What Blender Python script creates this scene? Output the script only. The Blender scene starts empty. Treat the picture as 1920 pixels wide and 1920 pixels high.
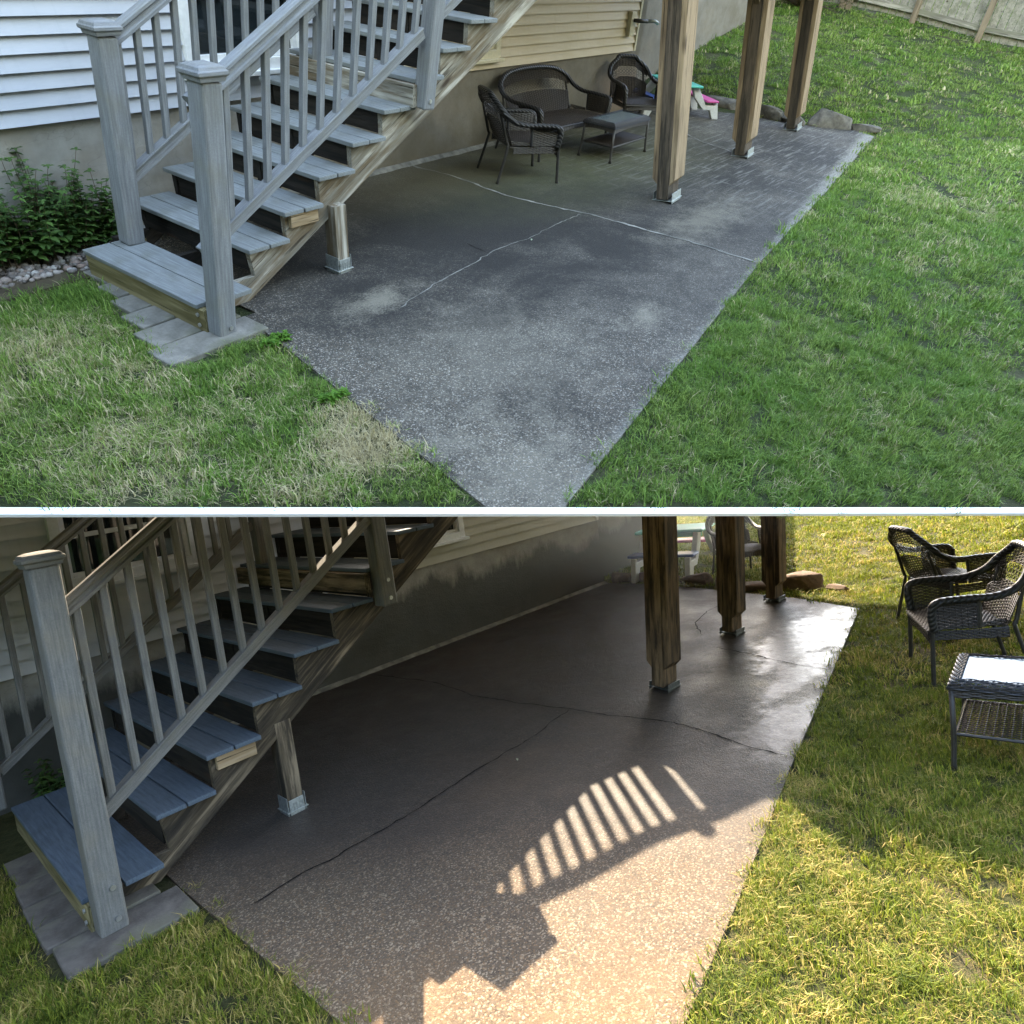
import bpy, bmesh, math, random
import numpy as np
from mathutils import Matrix, Vector, Euler

random.seed(7); RNG = np.random.RandomState(11)
R = math.radians
scene = bpy.context.scene
C = scene.collection

# ------------------------------------------------------------------ camera, sky, sun, exposure
cam = bpy.data.cameras.new("camera"); camo = bpy.data.objects.new("camera", cam); C.objects.link(camo)
cam.sensor_width = 36; cam.lens = 36 * 1300 / 1920; cam.clip_start = .05; cam.clip_end = 2000
_r = Vector((.692442, -.708394, -.136754)); _u = Vector((.15621, -.037845, .986999)); _f = Vector((.704359, .704802, -.084453))
camo.matrix_world = Matrix(((_r.x, _u.x, -_f.x, -1.189591), (_r.y, _u.y, -_f.y, -5.892228), (_r.z, _u.z, -_f.z, 1.954652), (0, 0, 0, 1)))
scene.camera = camo

SUN_AZ, SUN_EL = R(52), R(34.5)
world = bpy.data.worlds.new("World"); scene.world = world; world.use_nodes = True
wn = world.node_tree
sky = wn.nodes.new("ShaderNodeTexSky"); sky.sky_type = 'NISHITA'; sky.sun_disc = False
sky.dust_density = 1.2; sky.ozone_density = .8; sky.sun_elevation = SUN_EL; sky.sun_rotation = R(90) - SUN_AZ
bg = wn.nodes["Background"]; bg.inputs[1].default_value = .15
wn.links.new(sky.outputs[0], bg.inputs[0])
sun = bpy.data.lights.new("sun", 'SUN'); suno = bpy.data.objects.new("sun", sun); C.objects.link(suno)
sun.energy = 2.0; sun.angle = R(.3); sun.color = (1, .93, .82)
SUN_DIR = Vector((math.cos(SUN_EL) * math.cos(SUN_AZ), math.cos(SUN_EL) * math.sin(SUN_AZ), math.sin(SUN_EL)))
suno.rotation_euler = SUN_DIR.to_track_quat('Z', 'Y').to_euler(); suno.location = (0, 0, 30)
scene.view_settings.view_transform = 'Standard'; scene.view_settings.look = 'None'
scene.view_settings.gamma = 1; scene.view_settings.exposure = 3.68; scene.view_settings.use_white_balance = True; scene.view_settings.white_balance_temperature = 8000; scene.view_settings.white_balance_tint = 12
scene.cycles.max_bounces = 6; scene.cycles.diffuse_bounces = 3; scene.cycles.transparent_max_bounces = 8

# ------------------------------------------------------------------ two yards: the lower one is level,
# the upper one lies on a steep terrace that rises from eye height (rigidly turned, real size)
UP = Matrix(((.935296, -.220153, -.277044, .77127), (.035659, .837559, -.545182, -.641702), (.352064, .500028, .791216, 3.873769), (0, 0, 0, 1)))
FRAME = {'up': UP, 'low': Matrix.Identity(4)}

# ------------------------------------------------------------------ mesh helpers
class MB:
    def __init__(s): s.v = []; s.f = []; s.n = 0
    def add(s, v, f):
        v = np.asarray(v, float).reshape(-1, 3)
        s.v.append(v); s.f += [tuple(i + s.n for i in q) for q in f]; s.n += len(v); return s
    def box(s, c, d, rot=None):
        c = np.array(c, float); d = np.array(d, float) / 2
        p = np.array([(x, y, z) for x in (-1, 1) for y in (-1, 1) for z in (-1, 1)]) * d
        if rot is not None: p = p @ np.array(rot.to_matrix() if hasattr(rot, 'to_matrix') else rot).T
        return s.add(p + c, [(0, 1, 3, 2), (4, 6, 7, 5), (0, 4, 5, 1), (2, 3, 7, 6), (0, 2, 6, 4), (1, 5, 7, 3)])
    def tube(s, pts, rad, n=8, cap=True, closed=False):
        pts = np.array(pts, float); m = len(pts)
        rad = np.ones(m) * rad if np.isscalar(rad) else np.array(rad, float)
        t = np.gradient(pts, axis=0)
        if closed: t = np.roll(pts, -1, 0) - np.roll(pts, 1, 0)
        t /= np.linalg.norm(t, axis=1)[:, None] + 1e-12
        a = np.array([0, 0, 1.]) if abs(t[0][2]) < .9 else np.array([1., 0, 0])
        u = np.cross(t[0], a); u /= np.linalg.norm(u); vs = []
        for i in range(m):
            u = u - t[i] * (u @ t[i]); u /= np.linalg.norm(u) + 1e-12; w = np.cross(t[i], u)
            for k in range(n):
                an = 2 * math.pi * k / n; vs.append(pts[i] + rad[i] * (u * math.cos(an) + w * math.sin(an)))
        f = []
        for i in range(m if closed else m - 1):
            j = (i + 1) % m
            for k in range(n): f.append((i * n + k, i * n + (k + 1) % n, j * n + (k + 1) % n, j * n + k))
        if cap and not closed: f += [tuple(range(n))[::-1], tuple(range((m - 1) * n, m * n))]
        return s.add(vs, f)
    def prism(s, poly, a, b, axis=1):
        """poly: list of 2-D points in the plane across `axis`; extruded from a to b along it."""
        n = len(poly); o = [i for i in range(3) if i != axis]; vs = np.zeros((2 * n, 3))
        for k, (p, q) in enumerate(poly):
            vs[k, o[0]] = vs[k + n, o[0]] = p; vs[k, o[1]] = vs[k + n, o[1]] = q
            vs[k, axis] = a; vs[k + n, axis] = b
        f = [tuple(range(n)), tuple(range(2 * n - 1, n - 1, -1))] + [(k, k + n, (k + 1) % n + n, (k + 1) % n) for k in range(n)]
        return s.add(vs, f)
    def grid(s, P):
        P = np.asarray(P); a, b = P.shape[:2]
        return s.add(P.reshape(-1, 3), [(i * b + j, i * b + j + 1, (i + 1) * b + j + 1, (i + 1) * b + j) for i in range(a - 1) for j in range(b - 1)])
    def mesh(s, name, mat=None, smooth=False, fix=True):
        me = bpy.data.meshes.new(name)
        me.from_pydata(np.concatenate(s.v).tolist(), [], s.f)
        if fix:
            bm = bmesh.new(); bm.from_mesh(me); bmesh.ops.recalc_face_normals(bm, faces=bm.faces); bm.to_mesh(me); bm.free()
        if smooth: me.polygons.foreach_set('use_smooth', [True] * len(me.polygons))
        if mat: me.materials.append(mat)
        return me
    def build(s, name, mat, parent=None, smooth=False, bevel=0, fr=None, loc=None, fix=True):
        o = bpy.data.objects.new(name, s.mesh(name, mat, smooth, fix)); C.objects.link(o)
        if parent is not None: o.parent = parent
        if loc is not None: o.location = loc
        if fr: o.matrix_world = FRAME[fr] @ (Matrix.Translation(loc) if loc is not None else Matrix.Identity(4))
        if bevel:
            m = o.modifiers.new('bevel', 'BEVEL'); m.width = bevel; m.segments = 2; m.limit_method = 'ANGLE'; m.angle_limit = R(35)
        return o

def thing(name, label, cat, fr, loc=(0, 0, 0), rz=0, group=None, scl=(1, 1, 1)):
    o = bpy.data.objects.new(name, None); C.objects.link(o); o.empty_display_size = .1
    o.matrix_world = FRAME[fr] @ Matrix.Translation(loc) @ Matrix.Rotation(rz, 4, 'Z') @ Matrix.Diagonal((*scl, 1))
    o['label'] = label; o['category'] = cat
    if group: o['group'] = group
    return o
def tag(o, label, cat, group=None):
    o['label'] = label; o['category'] = cat
    if group: o['group'] = group
    return o
def kind(o, k): o['kind'] = k; return o
def copy_tree(o, parent=None):
    c = o.copy(); C.objects.link(c)
    if parent is not None: c.parent = parent
    for ch in list(o.children): copy_tree(ch, c)
    return c
def retag(o, fr, loc, rz, label, group=None, scl=(1, 1, 1)):
    o.matrix_world = FRAME[fr] @ Matrix.Translation(loc) @ Matrix.Rotation(rz, 4, 'Z') @ Matrix.Diagonal((*scl, 1)); o['label'] = label
    if group: o['group'] = group
    return o
def board(name, mat, parent, p0, p1, w, t, side=(0, 1, 0), bevel=.003, mb=None):
    """a length of timber from p0 to p1: local X runs along it, w along `side`, t across."""
    p0, p1 = Vector(p0), Vector(p1); x = (p1 - p0).normalized(); y = Vector(side); y = (y - x * y.dot(x)).normalized(); z = x.cross(y)
    L = (p1 - p0).length; m = mb or MB().box((0, 0, 0), (L, w, t))
    o = m.build(name, mat, parent, bevel=bevel)
    o.matrix_local = Matrix(((x.x, y.x, z.x, (p0.x + p1.x) / 2), (x.y, y.y, z.y, (p0.y + p1.y) / 2), (x.z, y.z, z.z, (p0.z + p1.z) / 2), (0, 0, 0, 1)))
    return o
def spline(P, n=8):
    P = np.array(P, float); P = np.vstack([2 * P[0] - P[1], P, 2 * P[-1] - P[-2]]); out = []
    for i in range(1, len(P) - 2):
        for k in range(n):
            t = k / n; a, b, c, d = P[i - 1:i + 3]
            out.append(.5 * (2 * b + (c - a) * t + (2 * a - 5 * b + 4 * c - d) * t * t + (-a + 3 * b - 3 * c + d) * t ** 3))
    out.append(P[-2]); return np.array(out)
def icos(sub):
    bm = bmesh.new(); bmesh.ops.create_icosphere(bm, subdivisions=sub, radius=1)
    v = np.array([q.co[:] for q in bm.verts]); f = [tuple(q.index for q in p.verts) for p in bm.faces]; bm.free(); return v, f
def inside(poly, X, Y):
    r = np.zeros(X.shape, bool); n = len(poly); j = n - 1
    for i in range(n):
        xi, yi = poly[i]; xj, yj = poly[j]
        c = ((yi > Y) != (yj > Y)) & (X < (xj - xi) * (Y - yi) / (yj - yi + 1e-12) + xi); r ^= c; j = i
    return r

# ------------------------------------------------------------------ material helper
class G:
    def __init__(s, name):
        s.m = bpy.data.materials.new(name); s.m.use_nodes = True; s.t = s.m.node_tree
        s.b = s.t.nodes["Principled BSDF"]; s.tc = s.t.nodes.new("ShaderNodeTexCoord")
        s.out = s.t.nodes["Material Output"]
    def n(s, ty, ins={}, **kw):
        q = s.t.nodes.new(ty)
        for k, v in kw.items(): setattr(q, k, v)
        for k, v in ins.items(): s.put(q.inputs[k], v)
        return q
    def put(s, inp, v):
        if isinstance(v, bpy.types.NodeSocket): s.t.links.new(v, inp)
        elif isinstance(v, tuple) and len(v) == 3 and inp.type == 'RGBA': inp.default_value = (*v, 1)
        elif isinstance(v, (int, float)) and inp.type == 'RGBA': inp.default_value = (v, v, v, 1)
        else: inp.default_value = v
    @property
    def obj(s): return s.tc.outputs['Object']
    @property
    def pos(s): return s.n("ShaderNodeNewGeometry").outputs['Position']
    def map(s, v, scale=(1, 1, 1), loc=(0, 0, 0), rot=(0, 0, 0)):
        return s.n("ShaderNodeMapping", {0: v, 'Location': loc, 'Rotation': rot, 'Scale': scale}).outputs[0]
    def noise(s, v, sc, det=3, ro=.55, dist=0):
        return s.n("ShaderNodeTexNoise", {'Vector': v, 'Scale': sc, 'Detail': det, 'Roughness': ro, 'Distortion': dist}).outputs['Fac']
    def voro(s, v, sc, feat='F1', out='Distance'):
        return s.n("ShaderNodeTexVoronoi", {'Vector': v, 'Scale': sc}, feature=feat).outputs[out]
    def ramp(s, f, pts):
        q = s.n("ShaderNodeValToRGB", {0: f}); e = q.color_ramp.elements
        while len(e) < len(pts): e.new(.5)
        for k, (p, c) in enumerate(pts):
            e[k].position = p; e[k].color = (c, c, c, 1) if not isinstance(c, tuple) else (*c, 1)
        return q.outputs[0]
    def mix(s, f, a, b, bl='MIX'):
        q = s.n("ShaderNodeMix", data_type='RGBA', blend_type=bl)
        for i, v in ((0, f), (6, a), (7, b)): s.put(q.inputs[i], v)
        return q.outputs[2]
    def math(s, op, a, b=0., c=0., clamp=False):
        q = s.n("ShaderNodeMath", {0: a, 1: b, 2: c}, operation=op); q.use_clamp = clamp; return q.outputs[0]
    def blob(s, v, c, r, soft=.5):
        """1 inside an ellipse of radii r round c, 0 outside"""
        m = s.n("ShaderNodeVectorMath", {0: v, 1: tuple(c)}, operation='SUBTRACT').outputs[0]
        m = s.n("ShaderNodeVectorMath", {0: m, 1: tuple(1 / q for q in r)}, operation='MULTIPLY').outputs[0]
        d = s.n("ShaderNodeVectorMath", {0: m}, operation='LENGTH').outputs['Value']
        return s.n("ShaderNodeMapRange", {0: d, 1: 1 + soft, 2: 1 - soft, 3: 0., 4: 1.}).outputs[0]
    def bump(s, h, st=.5, d=.01, nrm=None):
        ins = {'Height': h, 'Strength': st, 'Distance': d}
        if nrm is not None: ins['Normal'] = nrm
        return s.n("ShaderNodeBump", ins).outputs[0]
    def done(s, col=None, ro=None, nrm=None, spec=None, metal=None):
        for k, v in (('Base Color', col), ('Roughness', ro), ('Normal', nrm), ('Specular IOR Level', spec), ('Metallic', metal)):
            if v is not None: s.put(s.b.inputs[k], v)
        return s.m
    def sep(s, v): return s.n("ShaderNodeSeparateXYZ", {0: v}).outputs

def m_wood(name, a, b, stain=None, green=False):
    g = G(name); rnd = g.n("ShaderNodeObjectInfo").outputs['Random']
    v = g.n("ShaderNodeVectorMath", {0: g.obj, 1: g.n("ShaderNodeCombineXYZ", {0: g.math('MULTIPLY', rnd, 9.), 1: g.math('MULTIPLY', rnd, 5.)}).outputs[0]}, operation='ADD').outputs[0]
    v2 = g.map(v, (1.3, 16, 16)); w = g.noise(v2, 3.0, 6, .65, .6)
    ring = g.n("ShaderNodeTexWave", {'Vector': g.map(v, (.7, 9, 9)), 'Scale': 3., 'Distortion': 6., 'Detail': 3., 'Detail Scale': .8}, bands_direction='Y').outputs['Fac']
    gr = g.mix(.5, w, ring); col = g.ramp(gr, [(.25, a), (.5, tuple((x + y) / 2 for x, y in zip(a, b))), (.75, b)])
    col = g.mix(g.ramp(g.noise(g.map(v, (1, 5, 5)), 1.6, 5), [(.48, 0.), (.68, .6)]), col, tuple(x * .45 for x in a))
    if stain:
        col = g.mix(g.ramp(g.noise(g.map(v, (1.6, 14, 14)), 1.0, 6, .7), [(.46, 0.), (.60, .85)]), col, stain)
    crack = g.ramp(g.noise(g.map(v, (1.5, 60, 60)), 1.6, 3, .6), [(.60, 0.), (.68, 1.)])
    col = g.mix(g.math('MULTIPLY', crack, .8), col, (.02, .015, .01))
    knot = g.voro(g.map(v, (1.2, 5, 5)), 1.0); col = g.mix(g.ramp(knot, [(.05, .9), (.12, 0.)]), col, (.035, .02, .012))
    h = g.math('SUBTRACT', g.math('MULTIPLY', w, .6), crack)
    return g.done(col, .85, g.bump(h, .7, .004), .25)
def m_composite(name, a, b, tint=(.2, .19, .15)):
    g = G(name); v = g.obj
    s1 = g.noise(v, 190, 3, .8); s2 = g.noise(v, 6, 4); s3 = g.noise(g.map(v, (1.5, 25, 25)), 4, 4)
    col = g.mix(g.math('ADD', g.math('MULTIPLY', g.ramp(s1, [(.3, 0.), (.7, 1.)]), .45), g.math('MULTIPLY', g.ramp(g.noise(g.map(v, (3, 40, 40)), 2.5, 5, .7), [(.3, 0.), (.7, 1.)]), .55)), a, b)
    col = g.mix(g.ramp(s2, [(.5, 0.), (.75, .45)]), col, tint)
    col = g.mix(g.ramp(s3, [(.3, .35), (.6, 0.)]), col, tuple(q * .55 for q in a))
    return g.done(col, .8, g.bump(g.mix(.5, s1, s3), .35, .003), .25)
def m_flat(name, c, ro=.5, spec=.5, metal=0., var=.1, bump=0., sc=30):
    g = G(name); n = g.noise(g.obj, sc, 4)
    col = g.mix(g.ramp(n, [(.35, 0.), (.65, 1.)]), tuple(q * (1 - var) for q in c), tuple(min(1, q * (1 + var)) for q in c))
    return g.done(col, ro, g.bump(n, .3, bump) if bump else None, spec, metal)
def m_siding(name, c, dirt):
    g = G(name); v = g.obj
    grain = g.noise(g.map(v, (6, 6, 120)), 3, 4, .7); big = g.noise(g.map(v, (.8, 1, 2.5)), 1.5, 5, .6)
    col = g.mix(g.ramp(grain, [(.3, 0.), (.7, 1.)]), tuple(q * .93 for q in c), c)
    col = g.mix(g.ramp(big, [(.42, 0.), (.75, .8)]), col, dirt)
    drip = g.noise(g.map(v, (14, 1, .7)), 2, 3); col = g.mix(g.ramp(drip, [(.55, 0.), (.75, .35)]), col, dirt)
    return g.done(col, .55, g.bump(grain, .15, .002), .35)

MAT = {}
MAT['comp_up'] = m_composite('weathered_composite', (.14, .15, .16), (.28, .29, .305))
MAT['comp_low'] = m_composite('weathered_composite_shaded', (.10, .10, .10), (.23, .225, .205), (.22, .185, .13))  # darker copy of the upper composite, lower yard's shade in the colour
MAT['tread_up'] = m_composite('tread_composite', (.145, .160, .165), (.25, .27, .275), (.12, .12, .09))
MAT['tread_low'] = m_composite('tread_composite_shaded', (.06, .085, .115), (.125, .165, .21), (.06, .08, .085))  # shade and its blue cast put into the tread colour
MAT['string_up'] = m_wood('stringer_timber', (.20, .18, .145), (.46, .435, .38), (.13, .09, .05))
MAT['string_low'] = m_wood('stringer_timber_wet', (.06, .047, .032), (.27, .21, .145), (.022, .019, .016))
MAT['post_up'] = m_wood('post_timber', (.22, .155, .10), (.38, .28, .18))
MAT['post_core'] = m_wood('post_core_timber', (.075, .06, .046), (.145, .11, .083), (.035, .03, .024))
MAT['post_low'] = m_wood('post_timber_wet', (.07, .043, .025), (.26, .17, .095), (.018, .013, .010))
MAT['frame_wood'] = m_wood('step_timber', (.14, .115, .05), (.27, .225, .12))
MAT['shade_riser'] = m_wood('shade_riser_timber', (.010, .009, .008), (.028, .023, .019))  # near black: the shade under the stairs put into the colour
MAT['pale_wood'] = m_wood('pale_block_timber', (.34, .24, .14), (.5, .38, .25))
MAT['galv'] = m_flat('galvanised_steel', (.36, .39, .385), .45, .5, .6, .2, .001, 60)
MAT['galv_dark'] = m_flat('wet_dark_steel', (.12, .13, .125), .45, .5, .6, .2, .001, 60)
MAT['bolt'] = m_flat('bolt_steel', (.5, .5, .5), .35, .5, .8)
MAT['white_trim'] = m_flat('white_trim', (.72, .74, .76), .45, .4, 0, .06)
MAT['cream_trim'] = m_flat('cream_trim', (.62, .56, .42), .5, .4, 0, .08)
MAT['edge'] = m_flat('white_painted_edge', (.93, .93, .93), .6, .2, 0, .02)
MAT['siding_up'] = m_siding('siding_blue_grey', (.41, .435, .49), (.33, .355, .40))
MAT['siding_warm'] = m_siding('siding_warm_lit', (.60, .50, .36), (.48, .38, .22))  # same siding as the left part, warm under-deck light put into the colour
MAT['siding_low'] = m_siding('siding_grey', (.62, .65, .70), (.48, .50, .50))
MAT['siding_lowr'] = m_siding('siding_grey_green', (.46, .44, .36), (.33, .31, .22))  # darker copy of the left siding, shade put into the colour
MAT['dark_inside'] = m_flat('dark_room', (.02, .025, .03), .8, .1)
g = G('window_glass'); g.done((.012, .018, .022), .04, g.bump(g.noise(g.obj, 2.2, 1), .05, .02), .8); MAT['glass'] = g.m
g = G('table_glass'); nn = g.noise(g.map(g.obj, (1, 1, 1)), 28, 3); g.done((.10, .13, .15), .16, g.bump(nn, .4, .004), .2); MAT['tglass'] = g.m
for k, a, b in (('wicker', (.014, .011, .010), (.045, .035, .030)), ('wicker_braid', (.009, .009, .011), (.03, .03, .034))):
    g = G(k + '_weave'); n1 = g.noise(g.map(g.obj, (40, 40, 40)), 2, 3)
    g.done(g.mix(g.ramp(n1, [(.35, 0.), (.65, 1.)]), a, b), .42, g.bump(g.noise(g.obj, 260, 2), .3, .001), .45); MAT[k] = g.m
g = G('braided_roll'); sp = g.n("ShaderNodeTexWave", {'Vector': g.obj, 'Scale': 16., 'Distortion': .4}, bands_direction='DIAGONAL').outputs['Fac']
g.done(g.mix(sp, (.008, .008, .010), (.035, .034, .036)), .4, g.bump(sp, .8, .006), .45); MAT['roll'] = g.m
MAT['iron'] = m_flat('dark_powder_coat', (.03, .027, .025), .45, .4, 0, .2)
MAT['stone'] = None
def m_rock(name, a, b, moss):
    g = G(name); v = g.obj; n1 = g.noise(v, 9, 6, .65); n2 = g.noise(v, 2.5, 3)
    col = g.ramp(n1, [(.3, a), (.7, b)]); col = g.mix(g.ramp(n2, [(.5, 0.), (.65, .7)]), col, moss)
    return g.done(col, .9, g.bump(n1, .8, .012), .2)
MAT['stone_up'] = m_rock('ledge_rock', (.05, .047, .042), (.19, .175, .15), (.06, .058, .035))
MAT['stone_low'] = m_rock('ledge_rock_wet', (.07, .05, .04), (.22, .15, .11), (.05, .045, .04))
MAT['paver_up'] = m_rock('concrete_paver', (.12, .115, .10), (.25, .235, .21), (.07, .075, .035))
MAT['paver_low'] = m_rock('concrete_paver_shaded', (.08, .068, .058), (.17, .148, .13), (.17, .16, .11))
MAT['soil'] = m_rock('soil', (.035, .028, .018), (.09, .07, .045), (.04, .05, .02))
MAT['under'] = m_flat('terrace_underside', (.10, .085, .06), .95, .1, 0, .4, 0, 4)

def m_foundation(name, wet):
    g = G(name); v = g.obj; xyz = g.sep(v)
    fine = g.noise(v, 55, 5, .7); mid = g.noise(v, 5, 5, .6); big = g.noise(g.map(v, (1, 1, 1.6)), 1.3, 4)
    col = g.ramp(mid, [(.3, (.21, .20, .185)), (.7, (.34, .33, .31))]) if not wet else g.ramp(mid, [(.3, (.26, .255, .24)), (.7, (.42, .41, .385))])
    col = g.mix(g.ramp(big, [(.45, 0.), (.7, .6)]), col, (.24, .19, .13))
    rust = g.blob(v, (6.2 if wet else 7.4, 0, .2), (.9, 1, .35)); col = g.mix(g.math('MULTIPLY', rust, g.math('MULTIPLY', mid, 1.1)), col, (.26, .13, .07))
    ro = .9
    if wet:
        hgt = g.math('ADD', xyz[2], g.math('MULTIPLY', g.math('SUBTRACT', g.noise(g.map(v, (3.2, 1, 1.0)), 1.6, 8, .72), .5), .55))
        top = g.math('ADD', .72, g.math('MULTIPLY', g.math('SUBTRACT', g.noise(g.map(v, (1, 0, 0)), 1.1, 1), .5), .7))
        wm = g.n("ShaderNodeMapRange", {0: g.math('SUBTRACT', top, hgt), 1: -.03, 2: .10, 3: 0., 4: 1.}).outputs[0]
        col = g.mix(g.math('MULTIPLY', wm, .88), col, (.034, .037, .034)); ro = g.n("ShaderNodeMapRange", {0: wm, 1: 0., 2: 1., 3: .9, 4: .5}).outputs[0]
    else:
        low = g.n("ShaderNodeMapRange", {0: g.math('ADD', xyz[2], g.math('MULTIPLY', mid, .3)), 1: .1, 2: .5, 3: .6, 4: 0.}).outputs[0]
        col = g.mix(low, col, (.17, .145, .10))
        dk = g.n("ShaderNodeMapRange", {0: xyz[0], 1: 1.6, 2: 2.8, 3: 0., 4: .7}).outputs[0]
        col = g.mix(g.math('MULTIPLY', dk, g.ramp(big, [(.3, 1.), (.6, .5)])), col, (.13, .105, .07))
    tr = g.noise(g.map(v, (3, 3, 9), rot=(0, .5, 0)), 2.2, 5, .6); hair = g.ramp(g.noise(g.map(v, (2, 2, 6)), 1.3, 2), [(.495, 0.), (.5, 1.), (.505, 0.)]); col = g.mix(g.math('MULTIPLY', hair, .25), col, (.08, .07, .06))
    return g.done(col, ro, g.bump(g.mix(.4, g.mix(.5, fine, mid), tr), .7, .014), .3)
MAT['found_up'] = m_foundation('rendered_foundation', False); MAT['found_low'] = m_foundation('rendered_foundation_wet', True)

def aggregate(g, v, sc, a, b, c):
    """exposed pebbles of two sizes, each stone its own tone"""
    v = g.mix(.012, v, g.n("ShaderNodeTexNoise", {'Vector': v, 'Scale': 30.}).outputs['Color'])
    big = g.n("ShaderNodeTexVoronoi", {'Vector': v, 'Scale': sc * .62}); sm = g.n("ShaderNodeTexVoronoi", {'Vector': v, 'Scale': sc * 1.5})
    rb = g.sep(big.outputs['Color']); rs_ = g.sep(sm.outputs['Color'])
    tan = tuple(p * q for p, q in zip(b, (1.5, 1.2, .9)))
    cs = g.ramp(rs_[0], [(.0, a), (.3, b), (.6, tuple(q * .6 for q in b)), (.8, tan), (.96, c)])
    cb = g.ramp(rb[0], [(.0, a), (.35, b), (.6, tan), (.93, c)])
    pick = g.math('GREATER_THAN', rb[1], .62); edge = g.ramp(big.outputs['Distance'], [(.25, 1.), (.42, 0.)])
    m = g.math('MULTIPLY', pick, edge); col = g.mix(m, cs, cb)
    return col, g.mix(m, sm.outputs['Distance'], big.outputs['Distance'])
def m_patio_up():
    g = G('stained_aggregate_patio'); v = g.obj; xyz = g.sep(v)
    peb, d1 = aggregate(g, v, 105, (.020, .018, .016), (.118, .106, .086), (.58, .53, .45))
    big = g.noise(v, 1.0, 10, .72, .5); mid = g.noise(v, 4.5, 10, .75)
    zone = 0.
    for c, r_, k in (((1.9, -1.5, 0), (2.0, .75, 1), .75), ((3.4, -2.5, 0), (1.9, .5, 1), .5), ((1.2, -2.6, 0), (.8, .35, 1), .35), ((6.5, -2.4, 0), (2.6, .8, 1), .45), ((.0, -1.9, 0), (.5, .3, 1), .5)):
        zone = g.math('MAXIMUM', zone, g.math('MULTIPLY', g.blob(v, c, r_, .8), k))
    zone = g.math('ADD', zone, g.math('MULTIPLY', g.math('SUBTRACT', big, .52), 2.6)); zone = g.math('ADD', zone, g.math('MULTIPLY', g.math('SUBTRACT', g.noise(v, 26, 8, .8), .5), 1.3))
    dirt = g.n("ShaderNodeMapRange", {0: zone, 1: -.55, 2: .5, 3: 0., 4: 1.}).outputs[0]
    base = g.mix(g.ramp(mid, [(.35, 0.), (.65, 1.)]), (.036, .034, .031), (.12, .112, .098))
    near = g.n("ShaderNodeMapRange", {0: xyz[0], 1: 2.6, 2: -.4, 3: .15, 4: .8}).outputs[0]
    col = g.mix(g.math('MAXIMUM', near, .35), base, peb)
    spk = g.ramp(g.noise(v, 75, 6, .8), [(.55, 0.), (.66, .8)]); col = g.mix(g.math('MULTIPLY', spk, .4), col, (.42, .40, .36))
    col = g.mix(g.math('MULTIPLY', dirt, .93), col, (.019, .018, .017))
    ln = g.math('SUBTRACT', xyz[1], g.math('ADD', -3.90, g.math('MULTIPLY', xyz[0], .114)))
    ed_ = g.n("ShaderNodeMapRange", {0: g.math('ADD', ln, g.math('MULTIPLY', g.math('SUBTRACT', g.noise(v, 9, 6, .7), .5), .25)), 1: .0, 2: .10, 3: .8, 4: 0.}).outputs[0]
    ed_ = g.math('MULTIPLY', ed_, g.ramp(g.noise(v, 60, 6, .8), [(.42, .1), (.58, 1.)]))
    col = g.mix(ed_, col, (.34, .33, .29))
    # worn light blotches
    for c, r, k in (((.25, -2.9, 0), (.9, .7, 1), .22), ((.3, -1.95, 0), (.35, .16, 1), .5), ((3.6, -2.75, 0), (.9, .25, 1), .35), ((-.5, -3.7, 0), (.5, .6, 1), .35), ((1.4, -3.3, 0), (.25, .12, 1), .4)):
        m_ = g.n('ShaderNodeMapRange', {0: g.math('ADD', g.math('MULTIPLY', g.blob(v, c, r, .9), 1.1), g.math('ADD', g.math('MULTIPLY', g.math('SUBTRACT', mid, .5), 2.), g.math('MULTIPLY', g.math('SUBTRACT', g.noise(v, 65, 6, .8), .5), 2.2))), 1: .45, 2: 1.1, 3: 0., 4: 1.}).outputs[0]; col = g.mix(g.math('MULTIPLY', m_, k), col, (.31, .28, .22))
    alg = g.math('MULTIPLY', g.blob(v, (4.6, -.9, 0), (2.2, .95, 1), .5), g.ramp(mid, [(.3, .4), (.6, 1.)])); col = g.mix(g.math('MULTIPLY', alg, .75), col, (.07, .075, .035))
    alg2 = g.blob(v, (2.6, -.35, 0), (1.3, .5, 1), .6); col = g.mix(g.math('MULTIPLY', alg2, .5), col, (.13, .11, .07))
    # old mortar grid left on the far slab
    br = g.n("ShaderNodeTexBrick", {'Vector': g.mix(.12, g.map(v, (1, 1.3, 1), rot=(0, 0, R(4))), g.n('ShaderNodeTexNoise', {'Vector': v, 'Scale': 3.5, 'Detail': 5.}).outputs['Color']), 'Scale': 1.5, 'Mortar Size': .04, 'Mortar Smooth': .5, 'Color1': (0, 0, 0), 'Color2': (0, 0, 0), 'Mortar': (1, 1, 1)})
    br.offset = .0
    far = g.n("ShaderNodeMapRange", {0: xyz[0], 1: 3.6, 2: 5.2, 3: 0., 4: 1.}).outputs[0]
    col = g.mix(g.math('MULTIPLY', g.math('MULTIPLY', far, g.sep(br.outputs['Color'])[0]), g.ramp(g.noise(v, 2.2, 6, .75), [(.48, .0), (.66, .5)])), col, (.22, .21, .19))
    brush = g.ramp(g.noise(g.map(v, (1.5, 22, 1), rot=(0, 0, R(25))), 1.4, 3), [(.55, 0.), (.66, .5)])
    col = g.mix(g.math('MULTIPLY', brush, far), col, (.20, .195, .18))
    h = g.mix(.6, g.math('SUBTRACT', 1., d1), g.noise(v, 60, 4, .7))
    return g.done(col, .82, g.bump(h, .6, .008), .3)
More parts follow.
